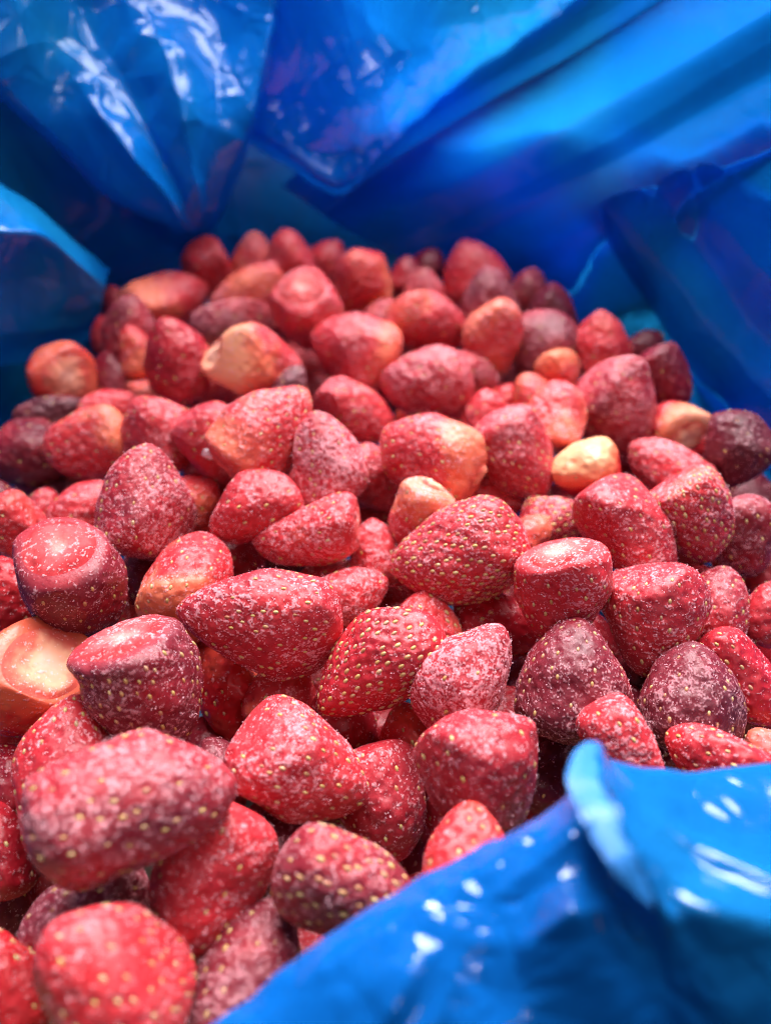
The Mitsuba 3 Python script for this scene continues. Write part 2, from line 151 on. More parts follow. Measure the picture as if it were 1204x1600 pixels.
    (111, 13.8, 54.7, 14.0, 0.04, 0.83, 0.55, 19.3, 17.5, 0.5, 0.25, 0.55, 0, 0.5, 0.25, 'orange strawberry with a pale peach crown rising behind the near blue film'),
    (112, 4.8, 67.3, -17.6, 0.24, 0.9, 0.36, 16.2, 12.1, 0.72, 0.15, 0, 0, 0.3, 0.3, 'shaded red strawberry low between the orange peach crowned one and the bold olive seeded one'),
    (113, -79.0, 78.1, -5.5, -0.45, 0.69, 0.56, 17.5, 14.2, 0.78, 0.2, 0, 0, 0.3, 0.3, 'brownish maroon strawberry beneath the large beige cut face'),
    (114, -77.8, 64.6, -4.4, -0.53, 0.66, 0.53, 21.3, 11.8, 0.7, 0.2, 0, 0, 0.3, 0.3, "dark red strawberry cut by the picture's edge beside the largest one"),
    (115, 82.4, 80.8, 0.0, -0.59, 0.8, 0.1, 14.6, 11.6, 0.4, 0.35, 0, 0, 0.3, 0.3, "pale orange strawberry just cut by the picture's edge above the blue rim"),
    (116, 89.0, 96.7, -9.9, 0.9, -0.3, 0.31, 18.0, 15.0, 0.82, 0.2, 0, 0, 0.3, 0.3, "shaded maroon strawberry under the bright red one at the picture's edge"),
    (117, 104.6, 141.3, -9.1, 0.41, 0.55, 0.73, 14.7, 12.2, 0.7, 0.25, 0, 0, 0.3, 0.3, "small crimson strawberry at the picture's edge below a dusty crimson one"),
    (118, -66.5, 141.8, -13.5, -0.31, 0.66, 0.68, 17.1, 14.2, 0.78, 0.3, 0, 0, 0.3, 0.3, 'shaded plum strawberry in the slit between pink topped dark one and pale underside one'),
    (119, -112.4, 163.7, -5.0, -0.36, 0.52, 0.78, 16.3, 13.4, 0.92, 0.2, 0, 0, 0.3, 0.3, "blackish strawberry at the picture's edge above a smooth coral one"),
    (120, -40.7, 146.8, -10.0, 0.31, 0.75, 0.59, 17.9, 14.3, 0.7, 0.2, 0, 0, 0.3, 0.3, "shaded crimson strawberry in the gap above the large glossy red one's point"),
    (121, -95.6, 228.0, -8.8, -0.21, 0.51, 0.83, 21.6, 17.1, 0.86, 0.15, 0, 0, 0.3, 0.3, 'shadowed maroon strawberry beneath the yellowish unripe one'),
    (122, 63.3, 110.4, -12.0, 0.4, 0.69, 0.61, 17.5, 14.3, 0.85, 0.2, 0, 0, 0.3, 0.3, 'shaded dark strawberry in the cleft between the broad red and purple brown ones'),
    (205, 15.8, 221.1, -22.5, -0.59, -0.42, 0.69, 31.9, 27.1, 0.47, 0.16, 0, 0, 0.4, 0.3, 'shaded orange red strawberry between the big cream ended one and the streaky oval'),
    (207, -27.1, 262.0, -23.8, 0.58, 0.09, -0.81, 24.5, 21.7, 0.64, 0.43, 0, 0, 0.4, 0.3, 'shaded red strawberry between the cream cornered red one and the frosty topped one'),
    (209, 57.8, 173.2, -19.8, -0.6, -0.8, 0.1, 29.9, 21.4, 0.77, 0.24, 0, 0, 0.4, 0.3, 'shaded maroon strawberry in the gap between the beaded grey one and the smooth cream one'),
    (217, -13.3, 114.1, -23.1, 0.97, 0.24, 0.02, 26.9, 22.5, 0.58, 0.39, 0, 0, 0.4, 0.32, 'shaded red strawberry in the gap between the wet red one and the tucked coral one'),
    (218, 19.4, 262.2, -18.5, 0.53, 0.85, 0.03, 24.6, 22.0, 0.79, 0.3, 0, 0, 0.4, 0.43, 'shaded maroon strawberry in the gap between the shiny yellow capped one and the streaky oval'),
    (224, -32.1, 164.6, -19.3, -0.09, 0.47, 0.88, 26.9, 20.6, 0.8, 0.15, 0, 0, 0.4, 0.36, 'shaded maroon strawberry in the gap between the blunt frosty one and the glossy red one'),
    (226, -31.8, 235.8, -22.2, 0.87, 0.18, 0.47, 26.9, 23.0, 0.69, 0.2, 0, 0, 0.4, 0.27, 'shaded crimson strawberry in the gap between the flat lying one and the purple tip'),
    (227, 87.5, 165.1, -20.3, -0.64, 0.54, 0.55, 24.6, 18.6, 0.68, 0.44, 0, 0, 0.4, 0.33, 'shaded crimson strawberry between the netted two tone one and the pink shouldered one'),
    (230, 90.1, 183.8, -17.8, -0.98, -0.06, 0.2, 28.2, 20.9, 0.82, 0.41, 0, 0, 0.4, 0.28, 'shaded maroon strawberry in the gap between the upturned dusty one and the pink shouldered one'),
    (238, -65.2, 239.8, -16.9, 0.62, -0.4, 0.67, 27.1, 24.3, 0.49, 0.44, 0, 0, 0.4, 0.27, 'shaded orange red strawberry between the ice flaked one and the big pale orange one'),
    (239, 0.6, 135.4, -20.7, -0.49, 0.87, -0.01, 25.8, 18.8, 0.67, 0.18, 0, 0, 0.4, 0.37, 'shaded crimson strawberry in the gap between the seamed coral one and the wet red one'),
    (240, 53.5, 122.8, -21.9, -0.06, -0.19, -0.98, 24.0, 19.3, 0.59, 0.24, 0, 0, 0.4, 0.25, 'shaded red strawberry between the flat peaked maroon one and the broad frosted one'),
    (241, -9.7, 83.3, -19.7, 0.94, 0.03, -0.33, 27.5, 19.2, 0.72, 0.2, 0, 0, 0.4, 0.33, 'shaded crimson strawberry in the gap between the bold seeded one and the gold seeded one'),
    (243, -52.6, 175.4, -23.3, 0.3, 0.16, 0.94, 31.8, 26.8, 0.57, 0.15, 0, 0, 0.4, 0.35, 'shaded red strawberry in the gap between the hidden orange one and the speckled red one'),
    (245, -13.1, 46.8, -21.3, 0.78, 0.49, -0.38, 29.5, 23.8, 0.67, 0.35, 0, 0, 0.4, 0.31, 'shaded crimson strawberry in the gap between the dusky plum one and the bold seeded one'),
    (248, -104.8, 174.8, -24.0, 0.67, 0.45, 0.59, 28.5, 24.4, 0.88, 0.32, 0, 0, 0.4, 0.33, 'shaded maroon strawberry in the gap between the dark shaded one and the red sliver'),
    (256, 40.2, 136.8, -20.6, 0.51, -0.32, 0.8, 24.2, 19.6, 0.62, 0.36, 0, 0, 0.4, 0.44, 'shaded red strawberry in the gap between the whitish centred one and the shaded deep one'),
    (258, -6.0, 176.0, -23.0, -0.61, 0.74, 0.3, 25.9, 20.1, 0.74, 0.15, 0, 0, 0.4, 0.38, 'shaded crimson strawberry in the gap between the magenta pink one and the pale patched one'),
    (261, 40.7, 242.8, -18.7, 0.98, 0.1, -0.17, 28.1, 20.2, 0.72, 0.29, 0, 0, 0.4, 0.32, 'shaded crimson strawberry in the gap between the orange pink column and the little red one'),
    (266, 1.9, 240.7, -18.5, 0.53, -0.38, -0.76, 24.4, 20.6, 0.78, 0.36, 0, 0, 0.4, 0.29, 'shaded maroon strawberry in the gap between the streaky oval and the flat lying one'),
    (270, 39.4, 110.9, -31.2, 0.57, -0.4, -0.72, 24.7, 22.1, 0.83, 0.41, 0, 0, 0.4, 0.39, 'shaded maroon strawberry in the gap between the flat peaked maroon one and the frostiest one'),
    (345, -70.0, 67.8, -33.1, 0.51, -0.35, -0.78, 29.7, 22.0, 0.62, 0.38, 0, 0, 0.4, 0.29, 'shaded red strawberry in the gap between the purple maroon one and the dark edge one'),
    (353, -39.9, 299.4, -31.9, 0.65, 0.43, 0.63, 25.8, 20.9, 0.53, 0.34, 0, 0, 0.4, 0.38, 'shaded orange red strawberry between the frosty topped one and the big pale orange one'),
    (364, -0.8, 99.8, -29.1, -0.36, -0.42, -0.83, 23.2, 17.4, 0.71, 0.17, 0, 0, 0.4, 0.38, 'shaded crimson strawberry in the gap between the amber one and the wet red one'),
    (366, -83.6, 56.9, -17.7, 0.63, -0.22, -0.74, 23.5, 17.4, 0.85, 0.37, 0, 0, 0.4, 0.37, 'shaded maroon strawberry between the purple maroon one and the cut off red one'),
    (369, 118.5, 184.8, -27.5, 0.25, 0.45, -0.86, 22.8, 18.6, 0.82, 0.27, 0, 0, 0.4, 0.35, 'shaded maroon strawberry in the gap between the dusty crimson one and the darkest maroon one'),
    (370, -55.9, 197.2, -17.0, -0.49, -0.84, 0.24, 26.1, 20.0, 0.64, 0.28, 0, 0, 0.4, 0.38, 'shaded red strawberry in the gap between the hidden orange one and the ice flaked one'),
    (374, -97.5, 96.4, -18.8, 0.96, -0.24, -0.17, 26.6, 20.1, 0.56, 0.35, 0, 0, 0.4, 0.31, 'shaded red strawberry in the gap between the beige cut face and the brownish maroon one'),
    (376, 109.4, 122.3, -29.0, 0.11, -0.85, -0.51, 23.5, 19.1, 0.71, 0.19, 0, 0, 0.4, 0.29, 'shaded crimson strawberry in the gap between the bright red one and the plain edge one'),
    (381, -13.1, 97.2, -16.6, -0.61, -0.11, -0.79, 22.0, 16.6, 0.63, 0.21, 0, 0, 0.4, 0.36, 'shaded red strawberry in the gap between the wet red one and the gold seeded one'),
    (409, 6.6, 152.9, -20.0, -0.33, -0.7, -0.63, 24.4, 19.3, 0.58, 0.28, 0, 0, 0.4, 0.36, 'shaded red strawberry in the gap between the seediest one and the pale patched one'),
    (431, -28.9, 194.5, -25.0, 0.8, -0.24, 0.55, 23.6, 17.1, 0.58, 0.3, 0, 0, 0.4, 0.32, 'shaded red strawberry in the gap between the upright frosty cone and the speckled red one'),
    (465, -13.7, 134.4, -13.1, 0.43, -0.6, -0.68, 23.0, 18.9, 0.65, 0.37, 0, 0, 0.4, 0.28, 'shaded red strawberry in the gap between the blunt frosty one and the seamed coral one'),
    (472, -42.4, 93.2, -24.5, -0.28, 0.96, -0.04, 23.8, 18.9, 0.75, 0.2, 0, 0, 0.4, 0.36, 'shaded crimson strawberry in the gap between the shaded orange one and the rough maroon one'),
    (480, 82.3, 196.3, -24.9, 0.79, 0.6, 0.17, 24.2, 18.1, 0.58, 0.26, 0, 0, 0.4, 0.34, 'shaded red strawberry in the gap between the smooth cream one and the upturned dusty one'),
    (484, -108.9, 192.5, -24.1, -0.95, -0.22, -0.2, 27.9, 21.6, 0.65, 0.25, 0, 0, 0.4, 0.32, 'shaded red strawberry in the gap between the dark shaded one and the yellowing orange one'),
    (485, 40.2, 89.5, -29.2, -0.11, 0.97, 0.22, 26.5, 19.3, 0.66, 0.18, 0, 0, 0.4, 0.38, 'shaded crimson strawberry in the gap between the dark deep one and the chunky creased one'),
    (514, 14.8, 82.7, -19.9, -0.46, -0.89, 0.04, 22.6, 18.3, 0.61, 0.25, 0, 0, 0.4, 0.39, 'shaded red strawberry in the gap between the glowing flanked one and the chunky creased one'),
    (524, -51.6, 123.2, -22.8, -0.3, -0.75, -0.59, 26.7, 20.8, 0.66, 0.26, 0, 0, 0.4, 0.28, 'shaded crimson strawberry in the gap between the glossy red one and the flat topped one'),
    (530, 36.0, 99.5, -18.7, 0.97, 0.23, -0.02, 23.3, 20.6, 0.66, 0.29, 0, 0, 0.4, 0.29, 'shaded crimson strawberry between the flat peaked maroon one and the chunky creased one'),
    (536, -73.4, 133.6, -22.4, 0.84, -0.1, -0.53, 24.8, 21.1, 0.51, 0.31, 0, 0, 0.4, 0.38, 'shaded orange red strawberry between the pink topped dark one and the flat topped one'),
    (546, -55.4, 241.0, -29.3, 0.04, 0.17, 0.98, 22.4, 16.3, 0.52, 0.44, 0, 0, 0.4, 0.29, 'shaded orange red strawberry between the salmon sliced one and the big pale orange one'),
    (548, 29.3, 204.9, -18.2, -0.09, -0.43, -0.9, 22.7, 17.0, 0.51, 0.29, 0, 0, 0.4, 0.27, 'shaded orange red strawberry between the big cream ended one and the small coral one'),
    (555, 92.4, 146.2, -28.6, -0.21, -0.58, 0.78, 29.9, 21.5, 0.65, 0.26, 0, 0, 0.4, 0.29, 'shaded red strawberry in the gap between the broad frosted one and the greyish crimson one'),
    (556, 52.9, 95.3, -14.3, -0.82, -0.32, -0.47, 23.1, 18.5, 0.84, 0.23, 0, 0, 0.4, 0.26, 'shaded maroon strawberry between the flat peaked maroon one and the blotched purple one'),
    (661, 76.9, 104.6, -36.9, -0.67, -0.54, 0.51, 23.0, 18.4, 0.81, 0.16, 0, 0, 0.4, 0.28, 'shaded maroon strawberry in the gap between the tip side one and the blotched purple one'),
    (675, 107.1, 206.3, -21.8, -0.91, 0.42, -0.0, 24.2, 19.4, 0.58, 0.19, 0, 0, 0.4, 0.35, 'shaded red strawberry in the gap between the darkest maroon one and the upturned dusty one'),
    (689, 45.7, 128.4, -41.8, -0.73, 0.48, 0.48, 25.2, 18.5, 0.5, 0.23, 0, 0, 0.4, 0.33, 'shaded orange red strawberry in the gap between the shaded deep one and the frostiest one'),
    (703, 6.2, 54.9, -17.9, -0.88, -0.03, -0.46, 22.2, 17.9, 0.58, 0.44, 0, 0, 0.4, 0.33, 'shaded red strawberry in the gap between the low shaded one and the bold seeded one'),
    (726, 104.9, 152.3, -18.9, -0.71, 0.56, 0.44, 26.0, 19.7, 0.62, 0.34, 0, 0, 0.4, 0.28, 'shaded red strawberry between the greyish crimson one and the netted two tone one'),
]
N = len(BERRIES)
TAB = [mi.Float([float(b[k]) for b in BERRIES]) for k in (9, 10, 11, 12)]   # ripeness, frost, paleness of the cap end, width of the cut
RAMP = [(.78, .37, .19), (.74, .15, .07), (.50, .010, .016), (.34, .004, .012), (.15, .003, .012), (.065, .004, .011)]
STOPS = [0., .28, .52, .68, .84, 1.]


def berry_fields(p, uv):
    i = dr.clip(dr.floor(uv.y * .5), 0, N - 1)
    t = uv.y - 2 * i
    k = mi.UInt32(i)
    ripe, frost, pale, cut = (dr.gather(mi.Float, tab, k) for tab in TAB)
    return i, t, ripe, frost, pale, cut


def frost_cover(p, i, t, frost):
    big = mikit.noise(p.x * 110 + 7 * i, p.y * 110, p.z * 110)
    mid = mikit.noise(p.x * 560 + 3 * i, p.y * 560, p.z * 560)
    fine = mikit.noise(p.x * 1500, p.y * 1500 + 5 * i, p.z * 1500)
    tiny = mikit.noise(p.x * 3100, p.y * 3100, p.z * 3100)
    s = .15 * big + .13 * mid + .38 * fine + .34 * tiny
    return mikit.smoothstep(.65 - .21 * frost, .72 - .17 * frost, s), fine, tiny, mid


def berry_color(p, n, uv):
    i, t, ripe, frost, pale, cut = berry_fields(p, uv)
    m = mikit.fbm(p.x * 95 + 11 * i, p.y * 95, p.z * 95, 3) - .5
    r = ripe + .34 * m
    r = r - pale * .46 * (1 - mikit.smoothstep(.12, .58, t + .5 * m))
    c = mi.Color3f(RAMP[0])
    for a, b, col in zip(STOPS[:-1], STOPS[1:], RAMP[1:]):
        c = mikit.mix(c, col, mikit.smoothstep(a, b, r))
    lip = (1 - mikit.smoothstep(.015, .075, t + .16 * m)) * dr.select(cut > .05, 1, 0)     # the raw flesh at the lip of the cut
    c = mikit.mix(c, mikit.mix(mi.Color3f(.56, .05, .06), mi.Color3f(.70, .20, .12), pale), .35 * lip)
    f, fine, tiny, mid = frost_cover(p, i, t, frost)
    film = .05 + .11 * frost * mikit.smoothstep(.35, .7, mid)
    ice = mikit.mix(mi.Color3f(.74, .20, .25), mi.Color3f(.88, .52, .56), tiny)
    ice = mikit.mix(ice, c, .20 + .34 * mikit.smoothstep(.6, 1, ripe))
    return mikit.mix(mikit.mix(c, ice, film * mikit.smoothstep(.05, .4, frost)), ice, .60 * f)


def berry_rough(p, n, uv):
    i, t, ripe, frost, pale, cut = berry_fields(p, uv)
    f, fine, tiny, mid = frost_cover(p, i, t, frost)
    return .34 + .2 * frost + .25 * f


def berry_height(p, n, uv):
    i, t, ripe, frost, pale, cut = berry_fields(p, uv)
    f, fine, tiny, mid = frost_cover(p, i, t, frost)
    return .00008 * f + .00006 * fine + .00004 * tiny + .00005 * mid


def cut_color(p, n, uv):
    i, q, ripe, frost, pale, cut = berry_fields(p, uv)          # q: 0 in the core, 1 at the rim
    m = 1.5 * (mikit.fbm(p.x * 300 + 5 * i, p.y * 160, p.z * 300, 3) - .5)
    rim = mikit.smoothstep(.50, 1., q + .6 * m)
    core = mikit.mix(mi.Color3f(.66, .085, .09), mi.Color3f(.78, .36, .22), mikit.smoothstep(.0, .7, pale))
    edge = mikit.mix(mi.Color3f(.42, .025, .03), mi.Color3f(.62, .09, .065), mikit.smoothstep(.0, .7, pale))
    c = mikit.mix(core, edge, rim)
    c = mikit.mix(c, mi.Color3f(.80, .50, .42), (1 - mikit.smoothstep(.05, .55, q + .5 * m)) * .40)
    f, fine, tiny, mid = frost_cover(p, i, q, frost * .8 + .12)
    return mikit.mix(c, mi.Color3f(.84, .50, .52), .45 * f)


def seed_color(p, n, uv):
    a = mikit.cell_rand(uv.x * 977, 3)
    c = mikit.mix(mi.Color3f(.52, .34, .10), mi.Color3f(.36, .10, .05), a)
    return mikit.mix(c, mi.Color3f(.72, .58, .40), .55 * mikit.cell_rand(uv.x * 977, 9) * mikit.noise(p.x * 1500, p.y * 1500, p.z * 1500))


scene['berry_skin'] = {'type': 'bumpmap', 'scale': 1.0, 'arbitrary': mikit.proc(berry_height, eps=2e-4),
                       'nested': {'type': 'principled', 'base_color': mikit.proc(berry_color), 'roughness': mikit.proc(berry_rough), 'specular': .32, 'sheen': .25, 'sheen_tint': .5}}
scene['berry_cut'] = {'type': 'bumpmap', 'scale': 1.0, 'arbitrary': mikit.proc(berry_height, eps=2e-4),
                      'nested': {'type': 'principled', 'base_color': mikit.proc(cut_color), 'roughness': .8, 'specular': .15}}
scene['seed_skin'] = {'type': 'principled', 'base_color': mikit.proc(seed_color), 'roughness': .4, 'specular': .5}
scene['ice'] = {'type': 'principled', 'base_color': {'type': 'rgb', 'value': [.78, .44, .50]}, 'roughness': .45, 'specular': .6}
scene['clear_ice'] = {'type': 'principled', 'base_color': {'type': 'rgb', 'value': [.88, .84, .86]}, 'roughness': .3, 'specular': .6}


def film_color(p, n, uv):
    """Blue film, thinner and more teal where it was stretched."""
    a = mikit.smoothstep(.42, .72, mikit.fbm(p.x * 22, p.y * 22, p.z * 13 + 4, 3))
    return mikit.mix(mi.Color3f(.003, .185, .66), mi.Color3f(.008, .24, .55), a)


FILM = mikit.proc(film_color)
HEM = mikit.proc(lambda p, n, uv: film_color(p, n, uv) * mi.Color3f(1, .62, .68))
# a single layer; a crumpled, crisper patch; a fold of two layers, which lets less light through; the thick glossy hem of the rim
for key_, share_, spec_, rough_, film_ in (('blue_film', .66, .5, .17, FILM), ('crisp_film', .55, 1.0, .11, FILM), ('folded_film', .25, .5, .15, FILM), ('hem_film', .3, 1.0, .09, HEM)):
    scene[key_] = {'type': 'blendbsdf', 'weight': share_,
                   'bsdf_0': {'type': 'twosided', 'nested': {'type': 'principled', 'base_color': film_, 'roughness': rough_, 'specular': spec_}},
                   'bsdf_1': {'type': 'principledthin', 'base_color': film_, 'roughness': .5, 'diff_trans': 1.7, 'spec_trans': 0.0}}
scene['stretched_film'] = {'type': 'principled', 'base_color': {'type': 'rgb', 'value': [.02, .17, .50]}, 'roughness': .4, 'specular': .5}


